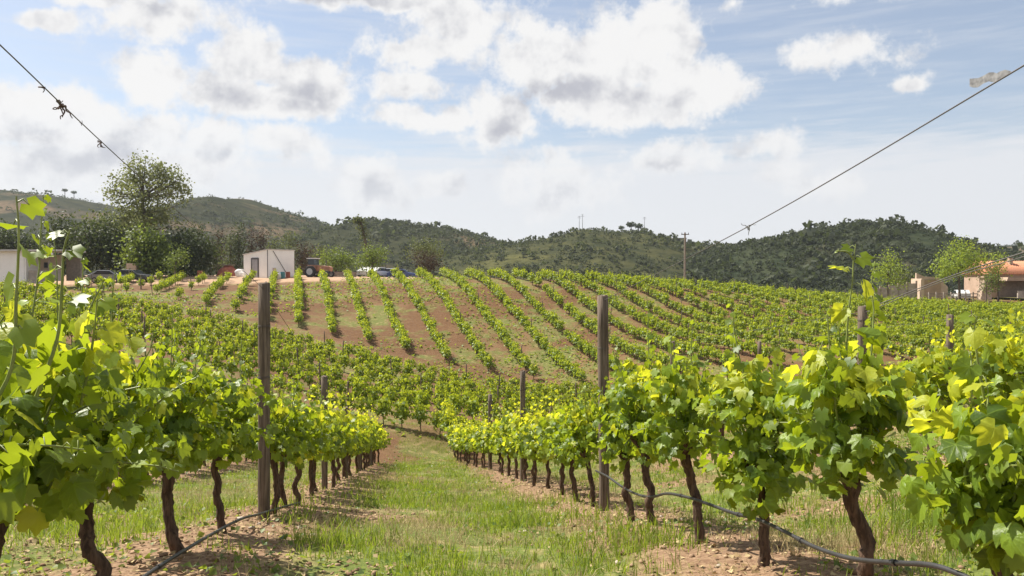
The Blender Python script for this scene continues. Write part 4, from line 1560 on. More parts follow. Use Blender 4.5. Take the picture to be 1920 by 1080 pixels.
M['t_silver'] = leafy('silvery_foliage', (0.10, 0.12, 0.05), (0.24, 0.25, 0.12), (0.30, 0.34, 0.10), 0.35, 0.6, 0.3)
M['t_dark'] = leafy('evergreen_foliage', (0.026, 0.038, 0.016), (0.065, 0.080, 0.034), (0.10, 0.14, 0.03), 0.25, 0.6, 0.3)
M['t_olive'] = leafy('olive_foliage', (0.060, 0.075, 0.030), (0.13, 0.145, 0.065), (0.20, 0.24, 0.06), 0.3, 0.6, 0.3)
M['t_mid'] = leafy('green_foliage', (0.055, 0.090, 0.022), (0.13, 0.175, 0.045), (0.30, 0.38, 0.05), 0.35, 0.55, 0.3)
M['t_lime'] = leafy('bright_foliage', (0.11, 0.17, 0.025), (0.22, 0.29, 0.045), (0.50, 0.60, 0.06), 0.42, 0.5, 0.3)
M['t_rust'] = leafy('rusty_conifer', (0.040, 0.028, 0.019), (0.090, 0.060, 0.040), (0.11, 0.07, 0.03), 0.2, 0.7, 0.2)
M['t_brown'] = leafy('dry_shrub', (0.040, 0.030, 0.022), (0.085, 0.060, 0.042), (0.1, 0.07, 0.04), 0.2, 0.7, 0.2)


def px_tree(name, label, px, py_base, Y, boxes, n, per, leaf, mat, seed, tr=0.16, group=None, limbs=9, th=None, spread=0.55):
    """crown given as pixel ellipses (cx, cy, rx, ry) at distance Y"""
    x = (px - 960) / F * Y
    z0 = gz(x, Y, False) - 0.1
    bl = [((b[0] - px) / F * Y, CZ - (b[1] - HZ) / F * Y - z0, b[2] / F * Y, b[3] / F * Y) for b in boxes]
    th = th or max(0.8, min(b[1] for b in bl))
    return tree(name, label, (x, Y), th, tr, bl, n, per, leaf, mat, seed, group, limbs=limbs, spread=spread)


GY = 'trees round the farm yard'
px_tree('tall_tree', 'tall airy pale tree rising above everything on the left', 278, 522, 98,
        [(278, 368, 66, 44), (218, 358, 18, 13), (338, 356, 20, 16), (262, 318, 26, 24), (300, 322, 22, 20), (280, 410, 58, 26), (270, 300, 10, 8), (222, 332, 12, 12), (334, 332, 12, 12), (246, 338, 14, 20)], 300, 22, 0.29, M['t_silver'], 1, 0.26, GY, 26, 10.5, 0.36)
px_tree('broad_tree', 'dark broad evergreen left of the tall pale tree', 190, 522, 97, [(190, 455, 48, 38), (165, 470, 30, 30), (215, 480, 40, 36)], 212, 24, 0.34, M['t_dark'], 2, 0.25, GY)
px_tree('broad_tree', 'very dark round tree rising behind the left farm building', 118, 520, 104, [(118, 438, 30, 27), (128, 468, 32, 36), (110, 495, 30, 26)], 150, 24, 0.34, M['t_dark'], 3, 0.22, GY)
px_tree('broad_tree', 'green leafy tree at the foot of the tall pale tree', 275, 524, 93, [(272, 455, 32, 26), (290, 478, 34, 30), (262, 492, 26, 22)], 162, 24, 0.32, M['t_mid'], 4, 0.2, GY)
px_tree('broad_tree', 'dark domed evergreen right of the tall pale tree', 345, 522, 99, [(345, 468, 46, 36), (330, 495, 44, 26), (375, 480, 22, 30)], 187, 24, 0.34, M['t_dark'], 5, 0.22, GY)
px_tree('shrub', 'light green leaning shrub in front of the dark domed tree', 326, 527, 89, [(338, 480, 16, 16), (322, 497, 14, 18)], 50, 18, 0.16, M['t_mid'], 6, 0.10, GY, 5)
px_tree('broad_tree', 'olive green tree behind the dark trees on the left', 205, 520, 118, [(205, 425, 40, 24), (240, 440, 40, 30)], 137, 24, 0.36, M['t_olive'], 7, 0.2, GY)
px_tree('broad_tree', 'dark tree crown at the far left edge above the flat roof', 20, 520, 120, [(10, 455, 46, 26), (45, 470, 30, 24)], 137, 24, 0.38, M['t_dark'], 8, 0.2, GY)
# conifers behind the shed
for i, (px, top, w, mat, lab) in enumerate((
        (447, 416, 6, 't_dark', 'slim dark cypress left of the white shed'), (372, 420, 5, 't_dark', 'small thin cypress above the dark domed tree'),
        (412, 430, 12, 't_rust', 'rusty brown conifer leftmost behind the yard'), (432, 440, 12, 't_olive', 'greyish conifer between rusty ones left of the shed'),
        (470, 424, 13, 't_rust', 'rusty brown conifer just right of the cypress'), (492, 432, 12, 't_rust', 'rusty conifer peeping over the shed roof'),
        (515, 440, 13, 't_olive', 'olive green conifer above the middle of the shed'), (543, 438, 12, 't_olive', 'olive conifer above the right end of the shed'),
        (565, 452, 13, 't_rust', 'dark rusty conifer right of the shed'), (583, 460, 10, 't_rust', 'last rusty conifer before the round green trees'), (395, 452, 13, 't_dark', 'dark conifer beside the dark domed tree'))):
    Y = 116 + (i % 3) * 3
    base = 520
    bl = [(px, top + (base - top) * f, w * g_, (base - top) * 0.17) for f, g_ in ((0.12, 0.35), (0.32, 0.65), (0.55, 0.9), (0.80, 1.0))]
    px_tree('conifer', lab, px, base, Y, bl, 46, 24, 0.24, M[mat], 30 + i, 0.14, 'conifers behind the shed', 4, 2.0)
px_tree('round_tree', 'round dark green tree right of the shed', 630, 522, 104, [(625, 486, 26, 20), (648, 492, 24, 18)], 110, 22, 0.2, M['t_mid'], 51, 0.16, GY)
px_tree('round_tree', 'bright green round tree near the parked cars', 700, 522, 102, [(702, 480, 22, 20), (685, 494, 18, 16)], 90, 22, 0.2, M['t_mid'], 52, 0.16, GY)
px_tree('round_tree', 'grey green tree left of the round dark tree', 606, 520, 110, [(604, 482, 14, 18)], 50, 20, 0.2, M['t_olive'], 53, 0.14, GY)
px_tree('shrub', 'brown dry shrub at the top end of the rows', 802, 522, 96, [(798, 488, 28, 14), (806, 500, 22, 12)], 80, 20, 0.16, M['t_brown'], 54, 0.10, GY, 6)
px_tree('shrub', 'pale olive bush above the brown shrub', 800, 520, 118, [(800, 472, 36, 20)], 80, 20, 0.24, M['t_olive'], 55, 0.12, GY, 6)
# slender tree with a bent top
x = (684 - 960) / F * 150
rt = empty('bent_tree', (x, 150, gz(x, 150, False)))
tag(rt, 'slender tree with its bare top bent over to the left', 'tree', GY)
s = 150 / F
P = catmull(np.array([(1.0, 0, -1), (0.8, 0, 3), (0.2, 0, 7), (-0.4, 0, 9.8), (-1.0, 0, 11.6), (-1.9, 0, 11.2)]), 5)
V, Q = tube(P, np.linspace(0.35, 0.14, len(P)), 7)
obj('trunk', mesh('trunk', V, Q, M['tree_bark'], True), rt)
rg = np.random.default_rng(60)
k = 900
q = rg.random(k)
c = np.stack([np.interp(q, np.linspace(0, 1, len(P)), P[:, j]) for j in range(3)], -1)
c += rg.standard_normal((k, 3)) * (0.2 + 1.0 * (1 - q[:, None]) ** 1.2)
V, T = lay(leaf_small(), c, frames(rg.standard_normal((k, 3)), rg.standard_normal((k, 3))), rg.uniform(.25, .5, k))
obj('crown', mesh('crown', V, T, M['t_olive']), rt)
# right hand trees
GH = 'trees round the terracotta house'
px_tree('leafy_tree', 'bright lime green tree beside the terracotta house', 1800, 552, 103, [(1795, 490, 38, 32), (1775, 505, 22, 18), (1825, 492, 26, 22), (1805, 460, 14, 10)], 170, 20, 0.22, M['t_lime'], 70, 0.15, GH)
px_tree('leafy_tree', 'lower olive tree behind the bright lime one', 1845, 550, 112, [(1850, 505, 34, 22), (1835, 480, 20, 16)], 90, 20, 0.24, M['t_olive'], 71, 0.15, GH)
px_tree('leafy_tree', 'thin pale green tree left of the house walls', 1665, 552, 100, [(1667, 495, 16, 26), (1650, 515, 18, 18), (1680, 520, 20, 20)], 80, 18, 0.2, M['t_lime'], 72, 0.10, GH)
px_tree('shrub', 'olive bush at the end of the grey garden wall', 1700, 552, 112, [(1700, 522, 26, 18)], 60, 18, 0.22, M['t_olive'], 73, 0.10, GH, 5)
px_tree('shrub', 'green bush by the pale gate pillar', 1850, 556, 98, [(1858, 528, 12, 20)], 40, 18, 0.17, M['t_mid'], 74, 0.08, GH, 5)
px_tree('shrub', 'yellow green bush against the house roof', 1872, 552, 101, [(1870, 488, 14, 12), (1866, 508, 10, 14)], 34, 18, 0.2, M['t_lime'], 75, 0.10, GH, 5)
# umbrella pines on the crests
for px, py, Y, w, lab in ((1165, 427, 398, 6, 'smallest umbrella pine on the middle crest'), (1183, 421, 398, 9, 'tallest umbrella pine on the middle crest'), (1197, 424, 400, 8, 'right hand umbrella pine on the middle crest'),
                          (123, 357, 745, 5, 'umbrella pine on the brown hill crest, left one'), (140, 361, 745, 5, 'umbrella pine on the brown hill crest, right one'), (1618, 417, 329, 4, 'small lone tree on top of the dark hill')):
    x = (px - 960) / F * Y
    zc = CZ - (py - HZ) / F * Y
    rx = w / F * Y
    rt = empty('umbrella_pine', (x, Y, zc - rx * 2.6))
    tag(rt, lab, 'pine tree', 'lone pines on the hill crests')
    V, Q = tube(np.array([(0, 0, -rx), (0.1, 0, rx), (0, 0, rx * 2.5)]), np.array([.14, .12, .08]) * rx, 6)
    obj('trunk', mesh('trunk', V, Q, M['tree_bark']), rt)
    rg = np.random.default_rng(px)
    k = 320
    d = norm(rg.standard_normal((k, 3))) * (rg.random((k, 1)) ** 0.4) * np.array([rx, rx, rx * 0.55]) + np.array([0, 0, rx * 2.6])
    V, T = lay(leaf_small(), d, frames(rg.standard_normal((k, 3)), rg.standard_normal((k, 3))), rg.uniform(.16, .34, k) * rx)
    obj('crown', mesh('crown', V, T, M['t_dark']), rt)

# ------------------------------------------------------------------ buildings
M['white_wall'] = plain('whitewash', (0.90, 0.87, 0.84), 0.9, 0.05, 0.9, 0.2)
M['beige_wall'] = plain('beige_render', (0.52, 0.40, 0.30), 0.9, 0.14, 1.0, 0.2)
M['pink_wall'] = plain('pinkish_render', (0.42, 0.30, 0.22), 0.9, 0.15, 1.0, 0.2)
M['dark_in'] = plain('dark_interior', (0.05, 0.045, 0.045), 0.9, 0.2, 2)
M['roof_sheet'] = plain('fibre_cement_roof', (0.55, 0.52, 0.50), 0.85, 0.15, 1.5)
M['tile'] = plain('terracotta_tile', (0.46, 0.20, 0.11), 0.85, 0.22, 2.5, 0.3)
M['door'] = plain('grey_painted_door', (0.34, 0.33, 0.35), 0.6, 0.12, 3)
M['frame'] = plain('dark_frame', (0.09, 0.085, 0.09), 0.6, 0.2, 3)
M['wood'] = plain('grey_boards', (0.26, 0.21, 0.17), 0.85, 0.2, 4)
M['stonewall'] = plain('grey_stone_wall', (0.36, 0.31, 0.26), 0.9, 0.25, 2.5, 0.5)
M['glass'] = plain('window_glass', (0.03, 0.035, 0.04), 0.08, 0.1, 1)
M['tyre'] = plain('rubber', (0.03, 0.03, 0.03), 0.8, 0.2, 5)
M['chrome'] = plain('wheel_metal', (0.45, 0.45, 0.46), 0.35, 0.1, 5, metal=0.7)


def house_root(name, label, px, Y, rz, cat='building', py=None):
    x = (px - 960) / F * Y
    z = gz(x, Y, False) if py is None else CZ - (py - HZ) / F * Y
    return tag(empty(name, (x, Y, z - 0.05), rz), label, cat)


def part(name, mat, parent, fn, bevel=0.0):
    mb = MB()
    fn(mb)
    return mb.build(name, mat, parent, bevel=bevel)


# white shed: near corner at pixel 502, the lean-to roof falling to the left
sh = house_root('white_shed', 'white rendered shed with dark framed door beside the dusty yard', 502, 90, math.radians(56))
W_, D_, H_ = 4.0, 4.6, 3.45
# local: corner at the origin, right face along +x, left face along +y
z1 = H_ - 0.55


def shed_walls(mb):
    mb.poly([(0, 0, 0), (W_, 0, 0), (W_, D_, 0), (0, D_, 0), (0, 0, H_), (W_, 0, H_), (W_, D_, z1), (0, D_, z1)],
            [(0, 1, 5, 4), (1, 2, 6, 5), (2, 3, 7, 6), (3, 0, 4, 7), (3, 2, 1, 0), (4, 5, 6, 7)])


part('wall', M['white_wall'], sh, shed_walls)
part('roof', M['roof_sheet'], sh, lambda mb: mb.poly([(-.1, -.1, H_ + .02), (W_ + .1, -.1, H_ + .02), (W_ + .1, D_ + .1, z1 + .0), (-.1, D_ + .1, z1 + .0), (-.1, -.1, H_ + .10), (W_ + .1, -.1, H_ + .10), (W_ + .1, D_ + .1, z1 + .08), (-.1, D_ + .1, z1 + .08)],
     [(3, 2, 1, 0), (4, 5, 6, 7), (0, 1, 5, 4), (1, 2, 6, 5), (2, 3, 7, 6), (3, 0, 4, 7)]))
dr = part('door', M['door'], sh, lambda mb: mb.box((-0.02, 2.35, 1.15), (0.03, 0.55, 1.15)))
part('door_frame', M['frame'], dr, lambda mb: (mb.box((-0.03, 1.72, 1.25), (0.06, 0.085, 1.25)), mb.box((-0.03, 2.98, 1.25), (0.06, 0.085, 1.25)), mb.box((-0.03, 2.35, 2.42), (0.06, 0.545, 0.11))))
part('handle', M['chrome'], dr, lambda mb: mb.box((-0.07, 2.75, 1.1), (0.02, 0.06, 0.02)))
part('corner_pipe', M['frame'], sh, lambda mb: mb.tube([(-.07, -.07, 0), (-.07, -.07, H_)], 0.045, 6))
part('diagonal_bar', M['frame'], sh, lambda mb: mb.tube([(0.75, -.06, H_ - .1), (2.7, -.06, 0.7)], 0.035, 6))  # thin dark line slanting down across the right face
part('wall_box', M['beige_wall'], sh, lambda mb: mb.box((0.9, -.10, 1.05), (0.16, 0.08, 0.22)))

# low farm building at the left edge
fb = house_root('farm_building', 'low white farm building with flat roof and open porch at left edge', 44, 78, 0.0, py=526)
s = 78 / F
part('white_block', M['white_wall'], fb, lambda mb: mb.box((-2.9, 2.5, 1.40), (2.95, 2.5, 1.70)))
part('back_wall', M['beige_wall'], fb, lambda mb: mb.box((1.28, 2.6, 1.4), (1.22, 0.12, 1.4)))
wd = part('window', M['glass'], fb, lambda mb: mb.box((0.85, 2.465, 1.7), (0.17, 0.03, 0.24)))
part('window_frame', M['frame'], wd, lambda mb: (mb.box((0.85, 2.46, 1.97), (0.22, 0.04, 0.03)), mb.box((0.85, 2.46, 1.43), (0.22, 0.04, 0.03)), mb.box((0.65, 2.46, 1.7), (0.03, 0.04, 0.238)), mb.box((1.05, 2.46, 1.7), (0.03, 0.04, 0.238))))
part('porch_interior', M['wood'], fb, lambda mb: mb.box((3.3, 3.4, 1.4), (0.78, 0.12, 1.4)))
part('porch_post', M['white_wall'], fb, lambda mb: mb.box((0.12, 0.2, 1.5), (0.10, 0.10, 1.5)))
part('porch_post', M['wood'], fb, lambda mb: mb.box((2.58, 0.2, 1.45), (0.08, 0.08, 1.45)))
part('porch_post', M['wood'], fb, lambda mb: mb.box((4.0, 0.2, 1.45), (0.08, 0.08, 1.45)))
part('low_wall', M['stonewall'], fb, lambda mb: mb.box((2.2, 0.25, 0.55), (1.75, 0.10, 0.55)))
part('roof', M['roof_sheet'], fb, lambda mb: mb.box((-0.9, 1.8, 3.19), (5.1, 2.3, 0.09)))

# houses at the right
hs = house_root('terracotta_house', 'house with orange tiled roof behind the lime green tree', 1890, 106, 0.0, py=557)
s = 106 / F
part('wall', M['pink_wall'], hs, lambda mb: mb.prism([(-2.6, 0), (5.0, 0), (5.0, 3.3), (-2.6, 3.3)], 0.0, 6.0))


def gable_roof(mb, x0, x1, y0, y1, z0, z1):
    ym = (y0 + y1) / 2
    mb.poly([(x0, y0, z0), (x1, y0, z0), (x1, ym, z1), (x0, ym, z1), (x0, y1, z0), (x1, y1, z0)], [(0, 1, 2, 3), (3, 2, 5, 4), (0, 3, 4), (1, 5, 2), (0, 4, 5, 1)])


rf = part('roof', M['tile'], hs, lambda mb: gable_roof(mb, -2.9, 5.3, -0.5, 6.5, 3.31, 5.15))
M['tile_row'] = M['tile']
row_me = MB().tube([(0, -0.5, 3.36), (0, 3.0, 5.2)], 0.09, 6)
me = None
for i, xx in enumerate(np.arange(-2.8, 5.3, 0.27)):
    if me is None:
        o = row_me.build('tile_row', M['tile'], rf, True)
        me = o.data
    else:
        o = obj('tile_row', me, rf)
    o.location = (xx, 0, 0)
part('chimney', M['pink_wall'], rf, lambda mb: mb.box((1.75, 2.2, 5.1), (0.25, 0.25, 0.55)))
part('porch_roof', M['pink_wall'], hs, lambda mb: mb.prism([(-1.9, 2.35), (5.2, 2.35), (5.2, 2.75), (-1.7, 2.85)], -2.6, -0.01))
part('porch_wall', M['wood'], hs, lambda mb: mb.box((1.7, -0.09, 1.15), (3.2, 0.05, 1.1)))
part('porch_post', M['pink_wall'], hs, lambda mb: mb.box((1.4, -2.3, 1.17), (0.15, 0.15, 1.17)))
part('low_wall', M['stonewall'], hs, lambda mb: mb.box((2.3, -3.2, 0.5), (3.1, 0.12, 0.5)))

gp = house_root('gate_pillar', 'thick pale stone pillar left of the terracotta house', 1845, 100, 0.1, 'pillar', 562)
part('shaft', M['beige_wall'], gp, lambda mb: mb.prism([(-0.72, 0), (0.78, 0), (0.70, 1.3), (0.52, 2.0), (0.60, 3.0), (-0.35, 3.0), (-0.30, 1.9), (-0.62, 1.2)], -0.5, 0.5), 0.06)
part('cap', M['pink_wall'], gp, lambda mb: mb.box((0.1, 0, 3.1), (0.62, 0.62, 0.10)))

rn = house_root('stepped_outbuilding', 'pale roofless outbuilding with stepped and slanting wall', 1750, 106, 0.0, py=560)
part('front_wall', M['pink_wall'], rn, lambda mb: mb.box((-0.35, -0.2, 1.35), (1.25, 0.15, 1.35)))
part('side_wall', M['beige_wall'], rn, lambda mb: mb.box((-1.75, 1.0, 1.45), (0.14, 1.4, 1.45)))
part('corner_pier', M['beige_wall'], rn, lambda mb: mb.box((-1.85, -0.45, 1.40), (0.24, 0.14, 1.40)))
part('gable_wall', M['beige_wall'], rn, lambda mb: mb.prism([(-1.55, 0), (3.0, 0), (3.0, 1.7), (1.6, 3.1), (-0.4, 3.2), (-1.55, 3.7)], 1.6, 1.9))
part('coping', M['stonewall'], rn, lambda mb: mb.box((-0.35, -0.2, 2.76), (1.32, 0.22, 0.055)))

gw = house_root('garden_wall', 'low grey stone wall with posts left of the outbuilding', 1680, 106, 0.0, 'wall', 560)
for i in range(5):
    part('wall_panel', M['stonewall'], gw, lambda mb: mb.box((-2.85 + i * 1.27, 0, 0.75 + 0.09 * i), (0.52, 0.10, 0.75 + 0.09 * i)))
for i in range(6):
    part('post', M['white_wall'] if i == 0 else M['wood'], gw, lambda mb: mb.box((-3.48 + i * 1.27, 0, 0.85 + 0.09 * i), (0.10, 0.12, 0.85 + 0.09 * i)))
fw = house_root('boundary_fence', 'low pale fence in front of the outbuilding', 1800, 101, 0.0, 'fence', 562)
for i in range(8):
    part('post', M['stonewall'], fw, lambda mb: mb.box((-4.2 + i * 1.0, 0, 0.55), (0.06, 0.06, 0.55)))
part('rail', M['wood'], fw, lambda mb: mb.box((-0.7, 0.09, 0.85), (3.7, 0.03, 0.05)))
part('rail', M['wood'], fw, lambda mb: mb.box((-0.7, 0.09, 0.45), (3.7, 0.03, 0.05)))

# building and masts on the middle crest
hb = house_root('hilltop_house', 'tiny pale house among trees on the middle crest', 1272, 397, 0.0, py=458)
part('wall', M['beige_wall'], hb, lambda mb: mb.box((0, 0, 1.4), (3.6, 2.5, 1.6)))
part('roof', M['roof_sheet'], hb, lambda mb: mb.box((0, 0, 3.16), (3.9, 2.8, 0.15)))
for i in range(3):
    part('window', M['glass'], hb, lambda mb: mb.box((-2.2 + i * 2.2, -2.52, 1.7), (0.45, 0.03, 0.5)))
for px, ptop, pbase, Y, lab in ((1086, 405, 432, 400, 'thin mast on the green knoll, left of the pair'), (1092, 402, 430, 402, 'thin mast on the green knoll, right of the pair'), (1208, 407, 434, 402, 'lattice mast right of the umbrella pines')):
    x = (px - 960) / F * Y
    zb, zt = CZ - (pbase - HZ) / F * Y - 1, CZ - (ptop - HZ) / F * Y
    rt = tag(empty('mast', (x, Y, zb)), lab, 'mast', 'masts on the middle crest')
    h = zt - zb
    part('pole', M['wire'], rt, lambda mb: mb.tube([(0, 0, 0), (0, 0, h)], [0.16, 0.08], 6))
    part('crossarm', M['wire'], rt, lambda mb: mb.box((0, 0, h * 0.88), (1.0, 0.06, 0.06)))
    part('crossarm', M['wire'], rt, lambda mb: mb.box((0, 0, h * 0.97), (0.7, 0.06, 0.06)))
x = (1284 - 960) / F * 96
rt = tag(empty('utility_pole', (x, 96, gz(x, 96, False) - .2)), 'plain wooden utility pole against the dark hill', 'pole')
h = CZ - (436 - HZ) / F * 96 - (gz(x, 96, False) - .2)
part('pole', M['wood'], rt, lambda mb: mb.tube([(0, 0, 0), (0, 0, h)], [0.16, 0.11], 8))
part('crossarm', M['post'], rt, lambda mb: mb.box((0, -0.12, h - 0.25), (0.5, 0.05, 0.05)))
for i in (-1, 1):
    part('insulator', M['glass'], rt, lambda mb: mb.tube([(0.42 * i, -.12, h - .2), (0.42 * i, -.12, h - .02)], [.05, .035], 6))


# ------------------------------------------------------------------ vehicles and yard clutter
def paint(name, col):
    m, k, b = material(name)
    b.inputs['Base Color'].default_value = col + (1,)
    b.inputs['Roughness'].default_value = 0.3
    b.inputs['Coat Weight'].default_value = 0.4
    return m


M['car_white'] = paint('white_car_paint', (0.75, 0.75, 0.75))
M['car_blue'] = paint('blue_car_paint', (0.05, 0.08, 0.22))
M['car_grey'] = paint('grey_car_paint', (0.20, 0.21, 0.23))
M['car_dark'] = paint('dark_car_paint', (0.06, 0.065, 0.075))
M['orange'] = plain('faded_orange_paint', (0.36, 0.18, 0.11), 0.7, 0.35, 2)
M['rust'] = plain('rusty_red', (0.30, 0.095, 0.06), 0.8, 0.3, 2, 0.3)
M['teal'] = plain('teal_plastic', (0.05, 0.20, 0.24), 0.5, 0.15, 3)
M['sack'] = plain('white_sack', (0.72, 0.70, 0.68), 0.8, 0.1, 3, 0.3)


def wheel(root, x, y, r, w):
    t = part('wheel', M['tyre'], root, lambda mb: mb.tube([(x, y - w, r), (x, y - w * .8, r), (x, y + w * .8, r), (x, y + w, r)], [r * .9, r, r, r * .9], 18))
    part('rim', M['chrome'], t, lambda mb: mb.tube([(x, y - w - .012, r), (x, y + w + .012, r)], [r * .58, r * .58], 14))


def car(px, Y, rz, mat, label, van=False, py=None):
    rt = house_root('parked_car', label, px, Y, rz, 'car', py)
    rt['group'] = 'cars parked round the yard'
    if van:
        prof = [(-2.1, .35), (2.1, .35), (2.15, .9), (1.75, 1.05), (1.25, 1.75), (-2.05, 1.8), (-2.15, 1.0)]
        win = [(0.2, 1.08), (1.55, 1.08), (1.15, 1.62), (0.2, 1.64)]
    else:
        prof = [(-2.05, .32), (2.05, .32), (2.1, .72), (1.9, .86), (1.0, .95), (0.35, 1.42), (-1.0, 1.46), (-1.75, 1.0), (-2.08, .92)]
        win = [(-1.45, .98), (0.80, .98), (0.30, 1.36), (-0.95, 1.39)]
    part('body', mat, rt, lambda mb: mb.prism(prof, -0.82, 0.82), 0.07)
    for sd_ in (-1, 1):
        part('side_window', M['glass'], rt, lambda mb: mb.prism(win, sd_ * 0.822, sd_ * 0.832))
        part('headlight', M['chrome'], rt, lambda mb: mb.box((2.07, sd_ * .58, .68), (.05, .17, .08)))
        for xx in (-1.3, 1.32):
            wheel(rt, xx, sd_ * .74, .32, .10)
    if not van:
        part('windscreen', M['glass'], rt, lambda mb: mb.poly([(1.0, -.66, .985), (1.0, .66, .985), (.40, .60, 1.425), (.40, -.60, 1.425), (.98, -.66, .965), (.98, .66, .965), (.38, .60, 1.405), (.38, -.60, 1.405)], [(0, 1, 2, 3), (7, 6, 5, 4), (0, 4, 5, 1), (1, 5, 6, 2), (2, 6, 7, 3), (3, 7, 4, 0)]))
    return rt


car(692, 106, math.radians(70), M['car_white'], 'white car seen end on under the bright round tree')
car(712, 105, math.radians(60), M['car_white'], 'second white car right of the first, partly behind a vine row')
car(738, 106, math.radians(10), M['car_white'], 'white car parked beside the blue one')
car(755, 104, math.radians(-10), M['car_blue'], 'blue car at the right end of the parked cars')
car(205, 86, math.radians(8), M['car_grey'], 'grey car in tree shade beside the farm building')
car(250, 87, math.radians(-6), M['car_dark'], 'dark car in tree shade next to the grey one')
car(1802, 106, math.radians(70), M['car_white'], 'white car behind the low fence by the outbuilding', False, 562)

tk = house_root('farm_tractor', 'faded orange tractor with cab right of the white shed', 598, 93, math.radians(-14), 'tractor')
part('hood', M['orange'], tk, lambda mb: mb.prism([(-0.2, .75), (1.7, .75), (1.75, 1.25), (1.5, 1.4), (-0.2, 1.5)], -.36, .36), .05)
part('chassis', M['frame'], tk, lambda mb: mb.box((.5, 0, .62), (1.2, .22, .14)))
cb = part('cab', M['orange'], tk, lambda mb: mb.prism([(-1.25, .85), (-0.21, .85), (-0.21, 1.55), (-1.25, 1.55)], -.62, .62), .04)
part('cab_glass', M['glass'], cb, lambda mb: mb.prism([(-1.2, 1.552), (-0.25, 1.552), (-0.35, 2.3), (-1.15, 2.3)], -.58, .58))
part('cab_roof', M['sack'], cb, lambda mb: mb.box((-.74, 0, 2.36), (.58, .68, .055)))
part('exhaust', M['frame'], tk, lambda mb: mb.tube([(.9, .25, 1.4), (.9, .25, 2.15)], .04, 7))
for sd_ in (-1, 1):
    wheel(tk, -0.75, sd_ * .80, .72, .19)
    wheel(tk, 1.35, sd_ * .66, .42, .13)

hp = house_root('covered_heap', 'rusty red rounded heap left of the white shed', 428, 99, 0.0, 'heap')
rg = np.random.default_rng(8)
n1, n2 = 18, 8
V = [(math.cos(a) * r_ * 1.7 * (1 + rg.normal() * .06), math.sin(a) * r_ * 1.0, 1.45 * (1 - r_ ** 2.2) + rg.normal() * .05) for r_ in np.linspace(0.08, 1, n2) for a in np.linspace(0, 6.283, n1, endpoint=False)]
Fq = [(i * n1 + j, (i + 1) * n1 + j, (i + 1) * n1 + (j + 1) % n1, i * n1 + (j + 1) % n1) for i in range(n2 - 1) for j in range(n1)] + [tuple(range(n1))]
mb = MB()
mb.poly(V, Fq)
mb.build('cover', M['rust'], hp, True)
part('top_board', M['wood'], hp, lambda mb: mb.box((0.05, -0.1, 1.5), (0.8, 0.35, 0.04)))


def sack(px, Y, label, mat, w, h, name='sack', cat='sack'):
    rt = house_root(name, label, px, Y, 0.2, cat)
    rt['group'] = 'clutter round the shed'
    rg = np.random.default_rng(int(px))
    V, F_ = [], []
    n = 12
    zs = np.linspace(0, 1, 7)
    for i, z in enumerate(zs):
        r = w * (0.82 + 0.30 * math.sin(z * 2.6)) * (1 if z < .95 else .55)
        V += [(math.cos(a) * r * (1 + rg.normal() * .05), math.sin(a) * r * .8, z * h) for a in np.linspace(0, 6.283, n, endpoint=False)]
    F_ = [(i * n + j, i * n + (j + 1) % n, (i + 1) * n + (j + 1) % n, (i + 1) * n + j) for i in range(6) for j in range(n)] + [tuple(range(n))[::-1], tuple(range(6 * n, 7 * n))]
    mb = MB()
    mb.poly(V, F_)
    mb.build('bag', mat, rt, True)
    part('tie', M['frame'], rt, lambda mb: mb.tube([(0, 0, h * .99), (0.02, 0, h * 1.12)], [w * .25, w * .35], 7))


sack(450, 95, 'white sack in front of the rusty heap', M['sack'], 0.55, 1.0)
sack(456, 94, 'second white sack touching the shed corner', M['sack'], 0.35, 0.7)
sack(522, 88.2, 'white sack leaning at the shed wall', M['sack'], 0.28, 0.75)


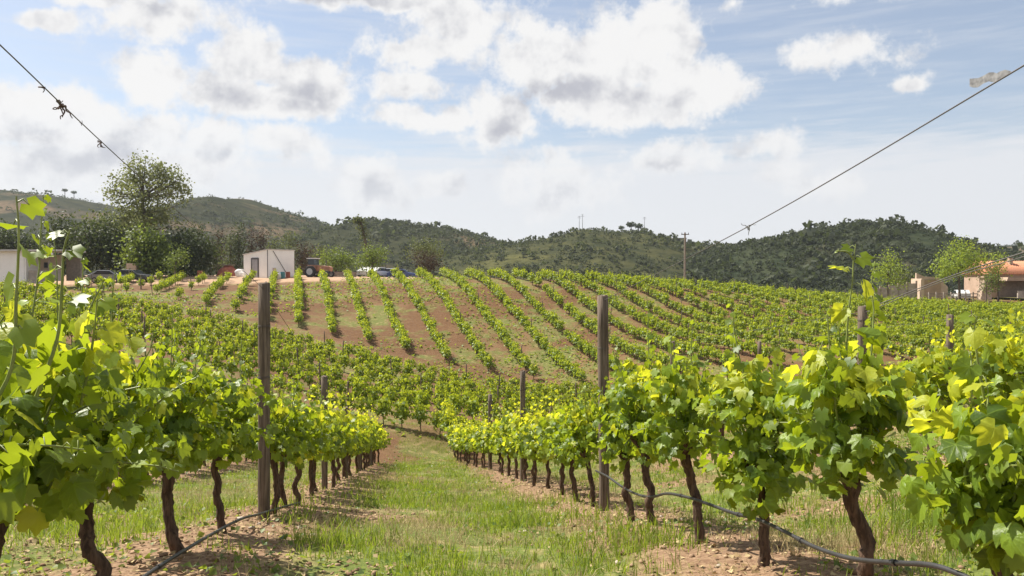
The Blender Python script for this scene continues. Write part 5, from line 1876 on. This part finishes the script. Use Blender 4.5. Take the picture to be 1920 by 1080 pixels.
def barrel(px, Y, label, mat, r, h):
    rt = house_root('barrel', label, px, Y, 0, 'barrel')
    rt['group'] = 'clutter round the shed'
    part('drum', mat, rt, lambda mb: mb.tube([(0, 0, 0), (0, 0, h * .3), (0, 0, h * .7), (0, 0, h)], [r * .94, r, r, r * .94], 16))
    for z in (.3, .7):
        part('hoop', mat, rt, lambda mb: mb.tube([(0, 0, h * z - .025), (0, 0, h * z + .025)], [r * 1.05, r * 1.05], 16))


barrel(530, 88.5, 'teal barrel at the foot of the shed wall', M['teal'], 0.27, 0.85)
barrel(540, 89.5, 'terracotta red barrel at the right end of the shed', M['rust'], 0.26, 0.8)
barrel(513, 88.0, 'brown barrel nearest the shed corner', M['orange'], 0.24, 0.7)
barrel(375, 92, 'rusty barrel below the dark domed tree', M['rust'], 0.32, 1.0)

# stacked boards and rubble wall behind the tractor
bs = house_root('board_stack', 'long low stack of grey boards right of the tractor', 640, 97, 0.0, 'board stack')
for i in range(4):
    for j in range(3):
        part('board', M['wood'], bs, lambda mb: mb.box((0.03 * ((i * 7 + j * 3) % 5 - 2), -0.32 + j * .32, 0.10 + i * 0.17), (1.9, 0.14, 0.07)))
tr_ = house_root('stacked_crates', 'pale crates stacked under the trees by the dark car', 248, 91, 0.1, 'crates')
for i in range(3):
    part('crate', M['beige_wall'], tr_, lambda mb: mb.box((0.02 * i, 0, 0.34 + i * 0.64), (0.55, 0.4, 0.31)))


# ------------------------------------------------------------------ the air between here and the hills
def build_haze():
    m = bpy.data.materials.new('hazy_air')
    m.use_nodes = True
    k = NT(m.node_tree)
    k.n.clear()
    out = k.node('ShaderNodeOutputMaterial')
    v = k.node('ShaderNodeVolumePrincipled')
    v.inputs['Color'].default_value = (0.80, 0.86, 0.95, 1)
    v.inputs['Density'].default_value = 0.00013
    v.inputs['Anisotropy'].default_value = 0.2
    k.l.new(v.outputs[0], out.inputs['Volume'])
    mb = MB()
    mb.box((0, 1990, 52), (3700, 2700, 68))
    o = mb.build('haze', m)
    tag(o, 'thin pale haze in the air over the valley', kind='stuff')


build_haze()
